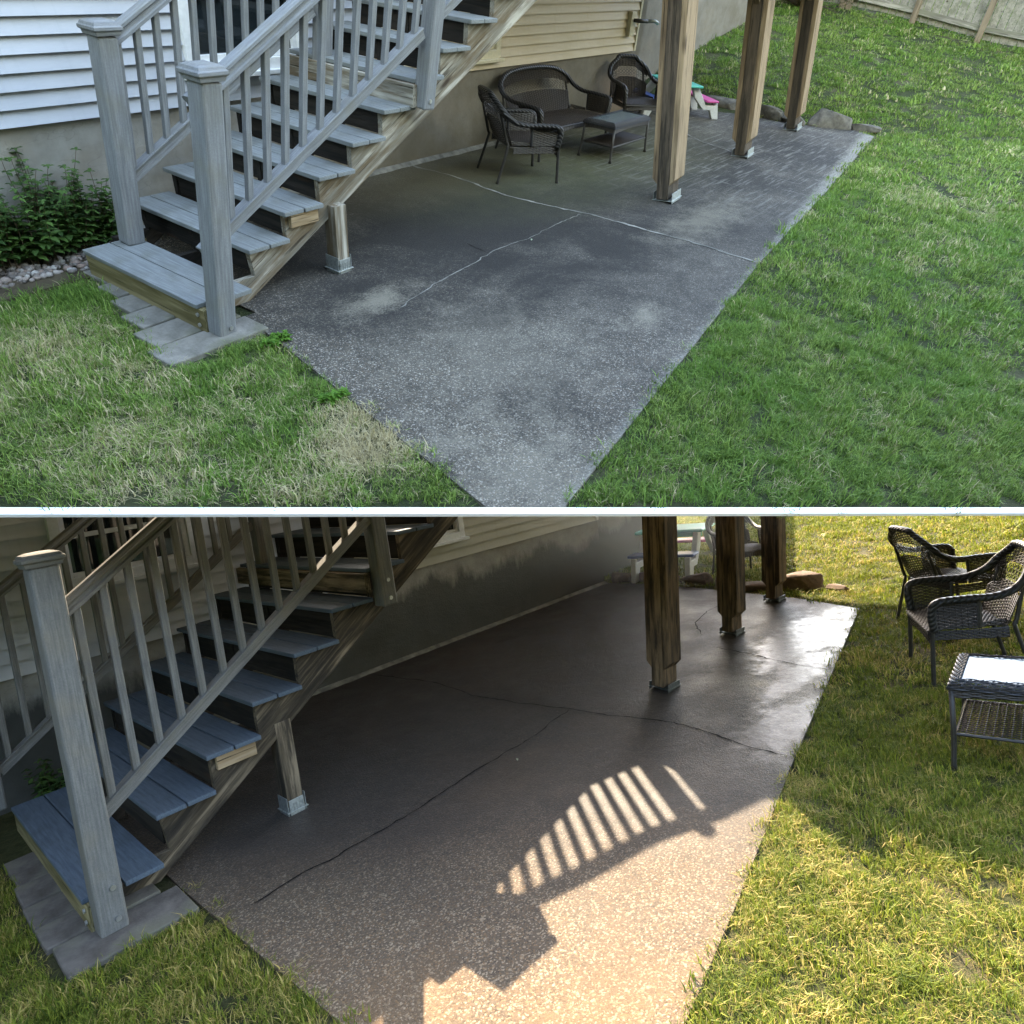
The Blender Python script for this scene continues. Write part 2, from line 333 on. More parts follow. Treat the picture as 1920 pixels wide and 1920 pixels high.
def m_patio_low():
    g = G('washed_aggregate_patio'); v = g.obj; xyz = g.sep(v)
    peb, d1 = aggregate(g, v, 95, (.045, .036, .029), (.145, .108, .076), (.40, .31, .22))
    big = g.noise(v, .9, 5, .6, .3); mid = g.noise(v, 5, 5, .65)
    col = g.mix(.3, peb, g.mix(g.ramp(mid, [(.35, 0.), (.65, 1.)]), (.10, .072, .050), (.165, .120, .082)))
    spk = g.ramp(g.noise(v, 85, 2, .6), [(.60, 0.), (.68, .7)]); col = g.mix(g.math('MULTIPLY', spk, .55), col, (.48, .38, .28))
    col = g.mix(g.ramp(big, [(.5, 0.), (.7, .45)]), col, (.24, .14, .07))
    # damp further from the near corner, darkened more to carry the shade there
    wn_ = g.math('ADD', g.math('ADD', g.math('MULTIPLY', xyz[0], .55), g.math('MULTIPLY', xyz[1], .42)), g.math('MULTIPLY', g.math('SUBTRACT', big, .5), 1.2))
    wet = g.n("ShaderNodeMapRange", {0: wn_, 1: -1.45, 2: -.65, 3: 0., 4: 1.}).outputs[0]
    col = g.mix(g.math('MULTIPLY', wet, .8), col, (.030, .031, .033))
    pud = g.math('MAXIMUM', g.blob(v, (2.95, -3.95, 0), (.5, .22, 1), .5), g.math('MAXIMUM', g.blob(v, (4.75, -3.4, 0), (.9, .32, 1), .5), g.blob(v, (3.9, -3.68, 0), (.7, .14, 1), .5)))
    pud = g.math('ADD', pud, g.math('MULTIPLY', g.math('SUBTRACT', g.noise(v, 4, 8, .72), .5), 3.2)); pm = g.n("ShaderNodeMapRange", {0: pud, 1: .35, 2: .85, 3: 0., 4: 1.}).outputs[0]
    wd = g.math('MULTIPLY', g.ramp(g.noise(v, 2.2, 4, .6), [(.42, 0.), (.68, 1.)]), wet)
    ro = g.math('SUBTRACT', g.math('SUBTRACT', .85, g.math('MULTIPLY', wet, .3)), g.math('MULTIPLY', wd, .2))
    ro = g.mix(pm, ro, g.math('ADD', .14, g.math('MULTIPLY', g.noise(v, 9, 6, .7), .45)))
    h = g.mix(.6, g.math('SUBTRACT', 1., d1), g.noise(v, 60, 4, .7))
    b1 = g.bump(h, g.n("ShaderNodeMapRange", {0: pm, 1: 0., 2: 1., 3: .55, 4: .03}).outputs[0], .008)
    return g.done(col, ro, g.bump(g.noise(v, 14, 4), .35, .01, b1), g.math('ADD', .12, g.math('MULTIPLY', pm, .12)))
MAT['patio_up'] = m_patio_up(); MAT['patio_low'] = m_patio_low()
MAT['crack_light'] = m_rock('crack_filler', (.12, .115, .105), (.30, .29, .26), (.08, .08, .07))
MAT['crack_dark'] = m_flat('open_crack', (.012, .011, .01), .9, .1)
def m_lawn(name, a, b, c):
    g = G(name); v = g.obj; n1 = g.noise(v, 30, 5, .7); n2 = g.noise(v, 1.6, 4)
    col = g.mix(g.ramp(n1, [(.35, 0.), (.65, 1.)]), a, b); col = g.mix(g.ramp(n2, [(.5, 0.), (.68, .8)]), col, c)
    return g.done(col, .95, g.bump(n1, .8, .03), .1)
MAT['lawn_up'] = m_lawn('lawn_soil', (.025, .035, .015), (.05, .06, .028), (.10, .09, .055))
MAT['lawn_low'] = m_lawn('lawn_soil_lower', (.03, .035, .014), (.06, .06, .025), (.11, .09, .05))
def m_grass(name, cols, dry, drymask, far=None):
    """blades: colour from the blade's own tint; straw where drymask(position) says the turf is dry"""
    g = G(name); at = g.n("ShaderNodeAttribute", attribute_name='tint').outputs['Fac']; rnd = g.n("ShaderNodeObjectInfo").outputs['Random']
    p = g.pos; n = g.noise(p, 1.1, 4, .6); n2 = g.noise(p, 5, 3)
    col = g.ramp(at, [(0., cols[0]), (.45, cols[1]), (.8, cols[2])])
    col = g.mix(g.ramp(n, [(.4, 0.), (.65, .65)]), col, cols[3])
    mask = g.math('ADD', drymask(g, p), g.math('MULTIPLY', g.math('SUBTRACT', n2, .5), 1.0))
    thr = g.math('ADD', at, g.math('MULTIPLY', g.math('SUBTRACT', rnd, .5), .3))
    isdry = g.n("ShaderNodeMapRange", {0: g.math('SUBTRACT', mask, thr), 1: -.05, 2: .1, 3: 0., 4: 1.}).outputs[0]
    col = g.mix(isdry, col, dry)
    g.done(col, .6, None, .12)
    tr = g.n("ShaderNodeBsdfTranslucent", {0: g.mix(.25, col, (.2, .3, .03))}); ms = g.n("ShaderNodeMixShader", {0: .28, 1: g.b.outputs[0], 2: tr.outputs[0]})
    g.t.links.new(ms.outputs[0], g.out.inputs[0]); return g.m
def upP(x, y, z=0): return tuple(UP @ Vector((x, y, z)))
def dry_up(g, p):
    m = g.ramp(g.noise(p, 1.25, 4, .6), [(.56, 0.), (.76, .5)])
    for c, r, k in (((-.84, -2.98), .24, 1.2), ((-1.6, -2.45), .3, .5), ((-1.35, -1.15), .35, .6), ((-.72, -2.85), .22, 1.), ((-1.5, -2.2), .3, .5), ((-1.15, -1.75), .25, .45), ((-1.9, -1.3), .4, .5), ((-1.25, -3.0), .25, .5), ((6.6, -4.3), .7, .35)):
        m = g.math('MAXIMUM', m, g.math('MULTIPLY', g.blob(p, upP(*c), (r, r, r), .6), k))
    return g.math('ADD', m, .02)
def dry_low(g, p):
    m = g.ramp(g.noise(p, 1.5, 4, .6), [(.45, .05), (.7, .6)])
    for c, r, k in (((-.35, -3.1, 0), .35, .45), ((8.5, -2.8, 0), 1.4, .3), ((1.6, -5, 0), .9, .25), ((-.2, -2.6, 0), .2, .6)):
        m = g.math('MAXIMUM', m, g.math('MULTIPLY', g.blob(p, c, (r, r, r), .7), k))
    return m
MAT['grass_up'] = m_grass('grass_blades_green', [(.034, .064, .018), (.11, .19, .042), (.27, .39, .095), (.11, .235, .042)], (.54, .46, .28), dry_up)
MAT['grass_low'] = m_grass('grass_blades_yellow_green', [(.018, .042, .009), (.075, .118, .017), (.25, .275, .042), (.15, .175, .022)], (.46, .35, .12), dry_low)

# ------------------------------------------------------------------ measured plans (metres, house wall along x at y = 0)
Y = {
 'up': dict(side='upper', post=[(3.93, -2.26), (6.37, -2.10), (8.60, -2.0)], pw=.225, ph=2.42, p0=(.50, -1.50), n2=(-.60, -1.66), n1=(-.40, -.58), nh=1.23,
   tx=-.498, ty=-1.44, tl=-.30, tz=.165, rise=.150, run=.287, depth=.300, nt=14, sidz=.728, sidR=7.26, course=.088, found_top=.728,
   mid=1.27, midz=(.90, 2.3), rail=(.40, 1.10), wx=(.57, 1.61, .86), hh=5.6, hx=(-6, 7.26),
   patio=[(-.38, -1.57), (-.45, -1.94), (-.83, -3.67), (-.87, -3.95), (-.61, -3.93), (1.23, -3.72), (3.04, -3.51), (5.42, -3.32), (9.40, -2.95), (9.65, -2.6), (9.0, -1.7), (9.25, -.9), (9.1, -.4), (8.7, 0), (-.3, 0), (-.3, -1.57)]),
 'low': dict(side='lower', post=[(3.19, -2.90), (4.64, -2.73), (5.87, -2.60)], pw=.195, ph=1.55, p0=(.57, -1.99), n2=(-.50, -2.19), n1=(-.66, -.40), nh=1.74,
   tx=-.485, ty=-1.99, tl=-.12, tz=.163, rise=.196, run=.293, depth=.312, nt=8, sidz=.887, sidR=6.31, course=.105, found_top=.887,
   mid=1.36, midz=(1.08, 2.45), rail=(.50, 1.50), wx=(-.02, 1.0, 1.42), hh=2.6, hx=(-6, 6.31),
   patio=[(-.17, -2.14), (-.14, -3.54), (-.12, -4.75), (.61, -4.60), (1.19, -4.48), (2.52, -4.18), (3.96, -3.88), (5.74, -3.50), (6.0, -2.82), (6.36, -.79), (6.31, 0), (-.16, 0)]),
}
E0, E1 = (-2.072825, -2.257556), (.834265, -5.596878)         # front edge of the terrace (upper frame)
ed = Vector((E1[0] - E0[0], E1[1] - E0[1])).normalized(); en = Vector((-ed.y, ed.x))   # en points into the terrace
if en.x < 0: en = -en
def edge_d(x, y): return (x - E0[0]) * en.x + (y - E0[1]) * en.y
def clip(poly, off=0.):
    out = []
    for i in range(len(poly)):
        a, b = poly[i - 1], poly[i]; da, db = edge_d(*a) - off, edge_d(*b) - off
        if (da > 0) != (db > 0): t = da / (da - db); out.append((a[0] + t * (b[0] - a[0]), a[1] + t * (b[1] - a[1])))
        if db > 0: out.append(b)
    return out
Y['up']['patio'] = clip([p if p != (-.87, -3.95) else (-1.0, -4.6) for p in Y['up']['patio']], .005)
def hz_up(x, y):
    x = np.asarray(x, float); y = np.asarray(y, float)
    e = x + .55 * (y + 1.2) * (y < 3); b = np.clip(e - 9.0, 0, 60)
    h = .16 * b - .0005 * b * b + .10 * (1 - np.exp(-b * 1.2)) * np.clip((y + 3.4) / 2, 0, 1)
    r = np.clip(-(y + 3.4 + .0 * x), 0, 8) * np.clip((x - 2) / 7, 0, 1) * .045
    return h + r - .015
def hz_low(x, y):
    x = np.asarray(x, float); return np.clip(x - 6.3, 0, 40) * .02 - .015
HZ = {'up': hz_up, 'low': hz_low}

# ------------------------------------------------------------------ ground
def sheet(name, fr, xs, ys, mat, fn, keep=None):
    X, Yy = np.meshgrid(xs, ys, indexing='ij'); P = np.stack([X, Yy, fn(X, Yy)], -1); a, b = X.shape
    f = []
    for i in range(a - 1):
        for j in range(b - 1):
            if keep is None or keep((X[i, j] + X[i + 1, j]) / 2, (Yy[i, j] + Yy[i, j + 1]) / 2): f.append((i * b + j, (i + 1) * b + j, (i + 1) * b + j + 1, i * b + j + 1))
    m = MB(); m.add(P.reshape(-1, 3), f); return kind(m.build(name, mat, smooth=True, fr=fr, fix=False), 'structure')
# upper lawn: grid laid along the terrace edge
def upper_lawn():
    ss = np.concatenate([np.linspace(-8, -3, 6), np.linspace(-2.5, 8, 43), np.linspace(9, 60, 30)])
    dd = np.concatenate([np.linspace(.006, 16, 65), np.linspace(17, 70, 40)])
    S, D = np.meshgrid(ss, dd, indexing='ij'); X = E0[0] + ed.x * S + en.x * D; Yy = E0[1] + ed.y * S + en.y * D + 0
    P = np.stack([X, Yy, HZ['up'](X, Yy)], -1); m = MB(); m.grid(P)
    o = kind(m.build('lawn', MAT['lawn_up'], smooth=True, fr='up', fix=False), 'structure')
    P2 = P.copy(); P2[..., 2] -= .03; m = MB(); m.grid(P2); kind(m.build('terrace_soil', MAT['under'], smooth=True, fr='up', fix=False), 'structure')
    m = MB(); v = []
    for q in (-8, 12):
        x, y = E0[0] + ed.x * q, E0[1] + ed.y * q
        for dz, dn in ((-.001, .004), (-.001, -.038), (-.016, -.038), (-.016, .004)): v.append((x + en.x * dn, y + en.y * dn, dz))
    m.add(v, [(0, 1, 5, 4), (1, 2, 6, 5), (2, 3, 7, 6), (3, 0, 4, 7), (0, 3, 2, 1), (4, 5, 6, 7)])
    kind(m.build('terrace_edge', MAT['edge'], fr='up'), 'structure')
upper_lawn()
sheet('lawn', 'low', np.concatenate([np.linspace(-40, -4, 10), np.linspace(-3, 14, 60), np.linspace(16, 400, 30)]), np.concatenate([np.linspace(-60, -9, 10), np.linspace(-8, 4, 40), np.linspace(6, 300, 20)]), MAT['lawn_low'], hz_low)

def patio(fr):
    m = MB(); m.prism([(p[0], p[1]) for p in Y[fr]['patio']], -.03 if fr == 'up' else -.11, 0, axis=2)
    return kind(m.build('patio', MAT['patio_' + fr], fr=fr), 'structure')
PAT = {k: patio(k) for k in Y}
def crack(fr, pts, w, mat, dz=.004, amp=.03):
    rs = np.random.RandomState(int(abs(pts[0][0]) * 100)); P = []
    for a, b in zip(pts[:-1], pts[1:]):
        a, b = np.array(a), np.array(b); L = np.linalg.norm(b - a); n = max(2, int(L / .045))
        for k in range(n): P.append(a + (b - a) * k / n)
    P.append(np.array(pts[-1])); P = np.array(P); n = len(P); wob = np.cumsum(rs.randn(n, 2) * amp * .25, 0); wob -= np.linspace(0, 1, n)[:, None] * wob[-1]; P = P + wob
    t = np.gradient(P, axis=0); t /= np.linalg.norm(t, axis=1)[:, None]; nn = np.stack([-t[:, 1], t[:, 0]], 1)
    ww = w * (.35 + .9 * rs.rand(n)) ; ww[0] = ww[-1] = w * .2
    v = np.concatenate([np.c_[P + nn * ww[:, None] * .5, np.full(n, dz)], np.c_[P - nn * ww[:, None] * .5, np.full(n, dz)]])
    m = MB(); m.add(v, [(i, i + 1, n + i + 1, n + i) for i in range(n - 1)])
    o = m.build('crack', mat, PAT[fr], fix=False); return o
crack('up', [(2.82, -.02), (2.86, -.5), (2.78, -1.2), (2.9, -1.95), (2.95, -2.7), (2.99, -3.5)], .03, MAT['crack_light'])
crack('up', [(2.88, -1.93), (2.3, -1.95), (1.6, -1.92), (.9, -2.0), (.35, -2.12)], .009, MAT['crack_light'])
crack('up', [(6.35, -2.2), (6.6, -1.5), (7.0, -.9)], .03, MAT['crack_light'])
crack('up', [(1.55, -1.7), (1.52, -1.95)], .008, MAT['crack_dark'])
crack('low', [(2.4, -.1), (2.5, -1.), (2.42, -1.7), (2.52, -2.5), (2.62, -3.3), (2.52, -4.17)], .012, MAT['crack_dark'])
crack('low', [(2.52, -2.49), (2.0, -2.52), (1.3, -2.55), (.6, -2.6), (-.02, -2.62)], .010, MAT['crack_dark'])
crack('low', [(4.0, -3.85), (4.15, -3.1), (4.2, -2.8)], .009, MAT['crack_dark'])
crack('low', [(4.5, -2.5), (4.85, -2.2), (5.6, -2.1)], .009, MAT['crack_dark'])
def bead(fr, x0, x1):      # mortar bead along the foot of the wall
    m = MB(); n = 90; rs = np.random.RandomState(3); xs = np.linspace(x0, x1, n); w = .045 + .02 * rs.rand(n); P = []
    for x, q in zip(xs, w): P.append([(x, -.002, .03), (x, -q * .5, .022), (x, -q, .002)])
    m.grid(P); m.build('mortar_bead', MAT['crack_light'], PAT[fr], fix=False)
bead('up', -.3, 7.26); bead('low', -.16, 6.3)

# ------------------------------------------------------------------ houses
def house(fr):
    y = Y[fr]; up = fr == 'up'
    t = thing('house', 'pale lap-sided house on a %s' % ('dry tan foundation beside the upper patio' if up else 'water-darkened foundation beside the lower patio'), 'house', fr)
    x0, x1 = y['hx']; sz = y['sidz']
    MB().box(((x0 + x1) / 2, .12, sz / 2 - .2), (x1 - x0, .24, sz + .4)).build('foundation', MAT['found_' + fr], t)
    split = 2.3
    wx0, wx1, wz = y['wx']
    top = y['hh'] if up else 2.4
    def lap(a, b, z0, z1):
        m = MB(); n = int(math.ceil((z1 - z0) / y['course']))
        k0 = int(round((z0 - sz) / y['course']))
        for k in range(n):
            za = sz + (k0 + k) * y['course']; zb = min(za + y['course'], z1 + .001)
            m.add([(a, -.034, za), (b, -.034, za), (b, -.006, zb), (a, -.006, zb), (a, 0.0, za), (b, 0.0, za)], [(0, 1, 2, 3), (4, 5, 1, 0)])
        return m
    cz = lambda z: sz + round((z - sz) / y['course']) * y['course']
    wz = cz(wz); wt = cz(wz + 1.25) if up else cz(2.3)
    sl = lap(x0, wx0, sz, top)
    for q in (lap(wx0, wx1, sz, wz), lap(wx1, split, sz, top)) + ((lap(wx0, wx1, wt, top),) if wt < top else ()):
        sl.add(np.concatenate(q.v), q.f)
    sl.build('siding', MAT['siding_' + ('up' if up else 'low')], t, fix=False)
    bw = (3.55, 4.16, .80, 1.3) if up else (3.3, 3.86, 1.06, 1.7)
    bz0, bz1 = cz(bw[2]), cz(bw[3])
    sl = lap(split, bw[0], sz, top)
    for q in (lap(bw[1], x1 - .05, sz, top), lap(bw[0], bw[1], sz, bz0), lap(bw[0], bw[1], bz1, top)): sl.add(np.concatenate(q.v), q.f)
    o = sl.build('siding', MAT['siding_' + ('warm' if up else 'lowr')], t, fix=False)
    o['label'] = 'siding under the deck with warm light painted into its colour' if up else 'greenish siding to the right of the stairs'
    MB().box((x1 - .028, -.018, (sz + top) / 2), (.05, .04, top - sz)).build('corner_trim', MAT['cream_trim' if up else 'white_trim'], t, bevel=.004)
    MB().box((x0 / 2 + x1 / 2, .13, (sz + top) / 2 + .1), (x1 - x0, .20, top - sz + .2 - .4)).build('wall', MAT['dark_inside'], t)
    # windows
    for (a, b, z0, z1, tr) in ((wx0, wx1, wz, wt, 'white_trim'), (bw[0], bw[1], bz0, bz1, 'cream_trim' if up else 'white_trim')):
        w = .075; m = MB(); big = b - a > .8
        m.box((a + w / 2, -.025, (z0 + z1) / 2), (w, .07, z1 - z0)); m.box((b - w / 2, -.025, (z0 + z1) / 2), (w, .07, z1 - z0))
        m.box(((a + b) / 2, -.027, z0 + w / 2), (b - a - 2 * w, .07, w)); m.box(((a + b) / 2, -.027, z1 - w / 2), (b - a - 2 * w, .07, w))
        fo = m.build('window', MAT[tr], t, bevel=.004)
        m = MB(); ia, ib = a + w, b - w; s = .035
        m.box((ia + s / 2, -.012, (z0 + z1) / 2), (s, .04, z1 - z0 - 2 * w)); m.box((ib - s / 2, -.012, (z0 + z1) / 2), (s, .04, z1 - z0 - 2 * w))
        zm = z0 + (z1 - z0) * (.36 if up else .45)
        for zz in ((z0 + w + s / 2), zm, z1 - w - s / 2): m.box(((ia + ib) / 2, -.014, zz), (ib - ia - 2 * s, .04, s))
        m.build('sash', MAT[tr], fo, bevel=.003)
        MB().box(((ia + ib) / 2, .0, (z0 + z1) / 2), (ib - ia, .006, z1 - z0 - 2 * w)).build('pane', MAT['glass'], fo)
        MB().box(((a + b) / 2, -.05, z0 - .012), (b - a + .06, .09, .03)).build('sill', MAT[tr], fo, bevel=.004)
    if up:   # wing wall beyond the corner, standing back
        MB().box((10.2, .62, 1.6), (5.9, .2, 4.4)).build('wing_wall', MAT['found_up'], t)
        MB().box((7.36, .36, 1.6), (.2, .72, 4.4)).build('wing_wall', MAT['found_up'], t)
        u = MB().box((6.98, -.05, 1.03), (.13, .06, .26)).build('outlet_box', MAT['cream_trim'], t, bevel=.006)
        m = MB(); m.tube([(6.98, -.08, 1.07), (7.0, -.14, 1.07), (7.12, -.2, 1.07)], .022, 10); m.build('conduit', MAT['iron'], u, smooth=True)
        m = MB(); m.tube([(7.12, -.2, 1.07), (7.24, -.25, 1.075), (7.3, -.27, 1.05)], .02, 10); m.build('nozzle', MAT['galv'], u, smooth=True)
        MB().prism([(.0, 5.6), (.0, 5.9), (9, 7), (9, 5.6)], -6, 13.2, axis=0).build('roof', MAT['dark_inside'], t)
    else:
        MB().box((7.35, .4, .95), (2.1, .2, 2.7)).build('wing_wall', MAT['found_low'], t)
        m = MB(); m.tube([(-.0, -.02, .77), (-.0, -.09, .77), (.0, -.12, .72)], .014, 10); m.tube([(0, -.06, .77), (0, -.06, .83)], .01, 8); m.box((0, -.06, .84), (.07, .012, .012)); m.build('spigot', MAT['galv'], t, smooth=False)
        MB().box((.95, -.03, .70), (.2, .05, .13)).build('vent_box', MAT['iron'], t, bevel=.004)
    return t
HOUSE = {k: house(k) for k in Y}

# ------------------------------------------------------------------ stairs
def stairs(fr):
    y = Y[fr]; up = fr == 'up'; sl = y['rise'] / y['run']
    t = thing('staircase', 'grey composite outdoor staircase with balusters and weathered stringers in the %s' % ('dry upper yard' if up else 'wet lower yard'), 'staircase', fr)
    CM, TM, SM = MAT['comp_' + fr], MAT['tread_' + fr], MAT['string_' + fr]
    ty, tl, tx, tz = y['ty'], y['tl'], y['tx'], y['tz']; N = y['nt']; run, rise, dep = y['run'], y['rise'], y['depth']
    # bottom box step
    bx0, bx1 = (-.665, -.36) if up else (-.575, -.255); by0, by1 = (-1.60, -.50) if up else (-2.13, -.45)
    for a, b in ((bx0 - .01, bx0 + .165), (bx0 + .172, bx1 + .03)):
        board('tread', TM, t, ((a + b) / 2, by0 + .02 - (.03 if b > bx1 else 0), tz - .0125), ((a + b) / 2, by1, tz - .0125), b - a, .025, (1, 0, 0))
    board('step_front', MAT['frame_wood'], t, (bx0 + .02, by0 - .02, (tz - .027) / 2), (bx0 + .02, by1, (tz - .027) / 2), .04, tz - .027, (1, 0, 0))
    board('step_end', MAT['frame_wood'], t, (bx0 + .03, by1 + .02, (tz - .03) / 2), (bx1 + .1, by1 + .02, (tz - .03) / 2), .038, tz - .03)
    for zz in (.045, tz - .06): MB().tube([(bx0 - .002, by0 + .03, zz), (bx0 - .010, by0 + .03, zz)], .011, 10).build('bolt', MAT['bolt'], t)
    # stringers
    fx = tx + .1
    poly = [(fx, .002), (fx + .17, .002), (tx + run * (N + 1), sl * .97 * (tx + run * (N + 1) - fx - .17))]
    for k in range(N, 0, -1):
        zk = tz + rise * k - .027; xk = tx + run * k + .03
        poly += [(xk + run, zk), (xk, zk)]
    poly += [(tx + .05 + run, tz - .027), (fx, tz - .027)]
    cl = []; 
    for p in poly:
        if not cl or (abs(cl[-1][0] - p[0]) + abs(cl[-1][1] - p[1])) > 1e-4: cl.append(p)
    ang = math.atan(sl); ca, sa = math.cos(ang), math.sin(ang)
    for yy, nm in ((ty + .03, 'stringer'), (tl - .06, 'stringer'), ((ty + tl) / 2, 'stringer')):
        lp = [((p[0] * ca + p[1] * sa), (-p[0] * sa + p[1] * ca)) for p in cl]
        mb = MB(); mb.prism(lp, -.019, .019, axis=1); o = mb.build(nm, SM if yy < ty + .1 else MAT['shade_riser'], t)  # inner stringers take the same near-black shade colour
        o.matrix_local = Matrix.Translation((0, yy, 0)) @ Matrix.Rotation(-ang, 4, 'Y')
    # treads of two boards with pale blocks, near-black risers standing in for gap shade
    for k in range(1, N + 1):
        xk = tx + run * k; zk = tz + rise * k - .0125; h = dep / 2
        for a, b in ((xk, xk + h - .004), (xk + h + .004, xk + dep)):
            board('tread', TM, t, ((a + b) / 2, ty - .035 + random.uniform(-.004, .004), zk), ((a + b) / 2, tl, zk), b - a, .026, (1, 0, 0), .004)
        board('shade_riser', MAT['shade_riser'], t, (xk + .045, ty + .055, zk - .013 - rise / 2 + .01), (xk + .045, tl - .09, zk - .013 - rise / 2 + .01), .014, rise - .03, (1, 0, 0), 0)
    k = 2 if up else 2
    zb = tz + rise * k - .027
    board('block', MAT['pale_wood'], t, (tx + run * k + .055, ty - .002, zb - .04), (tx + run * k + dep - .03, ty - .002, zb - .04), .03, .075)
    kk = 6; zb = tz + rise * kk - .027
    bb = board('header_board', SM, t, (tx + run * kk - .02, ty - .06, zb - .065), (tx + run * kk - .02, tl, zb - .065), .04, .13, (1, 0, 0))
    kx, ky = (.08, -.075) if up else (0, 0)      # rails leaned out of plumb to look upright from the camera
    def newel(x, yy, z0, z1, w, cap=True):
        o = board('newel', CM, t, (x, yy, z0), (x + kx * (z1 - z0), yy + ky * (z1 - z0), z1), w, w, (0, 1, 0), .012)
        x += kx * (z1 - z0); yy += ky * (z1 - z0)
        if cap:
            m = MB(); L = [(0, w / 2 + .010), (.018, w / 2 + .014), (.026, w / 2 + .024), (.040, w / 2 + .024), (.046, w / 2 + .016), (.058, w / 2 + .010), (.066, w / 2 - .012), (.070, 0.001)]
            v = []
            for (h_, r_) in L: v += [(x - r_, yy - r_, z1 + h_), (x + r_, yy - r_, z1 + h_), (x + r_, yy + r_, z1 + h_), (x - r_, yy + r_, z1 + h_)]
            f = [(4 * i + q, 4 * i + (q + 1) % 4, 4 * i + 4 + (q + 1) % 4, 4 * i + 4 + q) for i in range(len(L) - 1) for q in range(4)] + [(3, 2, 1, 0), tuple(range(4 * len(L) - 4, 4 * len(L)))]
            m.add(v, f).build('post_cap', CM, t, bevel=.002)
        return o
    nw = .112 if up else .122
    n2, n1 = y['n2'], y['n1']
    newel(*n2, .004, y['nh'], nw); newel(*n1, tz, y['nh'] + (.02 if up else .06), nw)
    for zz in (.05, .17) if up else (.07, .22): MB().tube([(n2[0] + .02, n2[1] - nw / 2 - .001, zz), (n2[0] + .02, n2[1] - nw / 2 - .010, zz)], .013, 12).build('bolt', MAT['bolt'], t)
    # mid posts carrying the rails
    ry2, ry1 = n2[1] + .03, n1[1]
    mx = y['mid']; z0m, z1m = y['midz']
    newel(mx, ty - .075, z0m, z1m, nw * .92, False); newel(mx, ry1, z0m + .1, z1m, nw * .92, False)
    for zz in (z0m + .05, z0m + .17): MB().tube([(mx, ty - .075 - nw * .46 - .001, zz), (mx, ty - .075 - nw * .46 - .010, zz)], .013, 12).build('bolt', MAT['bolt'], t)
    lo, hi = y['rail']; xa = n2[0] + nw / 2; xe = tx + run * (N + 1)
    ry2 = ty - .10
    for ry, x_a in ((ry2, xa), (ry1, n1[0] + nw / 2)):
        for (a, b) in ((x_a, mx - nw * .46), (mx + nw * .46, xe)):
            zl = lambda x: lo + sl * (x - xa); zh = lambda x: hi + sl * (x - xa)
            # hand rail: moulded section
            prof = [(-.034, -.030), (.034, -.030), (.034, -.012), (.024, -.006), (.024, .010), (.036, .018), (.036, .034), (.018, .044), (-.018, .044), (-.036, .034), (-.036, .018), (-.024, .010), (-.024, -.006), (-.034, -.012)]
            L = math.hypot(b - a, sl * (b - a)); m = MB(); m.prism(prof, -L / 2, L / 2, axis=0)
            board('hand_rail', CM, t, (a + kx * (hi - lo), ry + ky * (hi - lo), zh(a)), (b + kx * (hi - lo), ry + ky * (hi - lo), zh(b)), 0, 0, (0, 1, 0), .002, mb=m)
            m = MB(); m.prism([(-.022, -.03), (.022, -.03), (.022, .02), (.034, .024), (.034, .034), (-.034, .034), (-.034, .024), (-.022, .02)], -L / 2, L / 2, axis=0)
            board('bottom_rail', CM, t, (a, ry, zl(a)), (b, ry, zl(b)), 0, 0, (0, 1, 0), .002, mb=m)
            n = max(2, int(round((b - a) / (.132 if up else .128)))); 
            for i in range(n):
                x = a + (i + .5) * (b - a) / n
                board('baluster', CM, t, (x, ry, zl(x) + .012), (x + kx * (hi - lo), ry + ky * (hi - lo), zh(x) - .012), .034, .036, (0, 1, 0), .005)
    # support post under the stringer
    px, py = y['p0']; zt = sl * .97 * (px - fx - .17) + .06
    sp = board('support_post', SM, t, (px, py + .06, .05), (px, py + .06, zt), .10, .10, (0, 1, 0))
    base_bracket(t, px, py + .06, .105, .11)
    if up:   # little landing where the flight meets the deck
        board('landing_board', TM, t, (xe + .15, ty, tz + rise * (N + 1)), (xe + .15, tl, tz + rise * (N + 1)), .3, .03, (1, 0, 0))
    return t
def base_bracket(par, x, y, w, h, mat=None):
    m = MB(); e = w / 2 + .004
    m.box((x - e, y, h / 2), (.005, w + .01, h)); m.box((x + e, y, h / 2), (.005, w + .01, h))
    m.box((x, y - e + .0, h * .42), (w * .9, .005, h * .84)); m.box((x, y, .022), (w + .03, w + .03, .006))
    for i in range(5): m.box((x - w * .36 + i * w * .18, y - e - .004, h * .4), (.006, .004, h * .5)); 
    m.build('post_base', mat or MAT['galv'], par, bevel=.0015)
for k in Y: stairs(k)

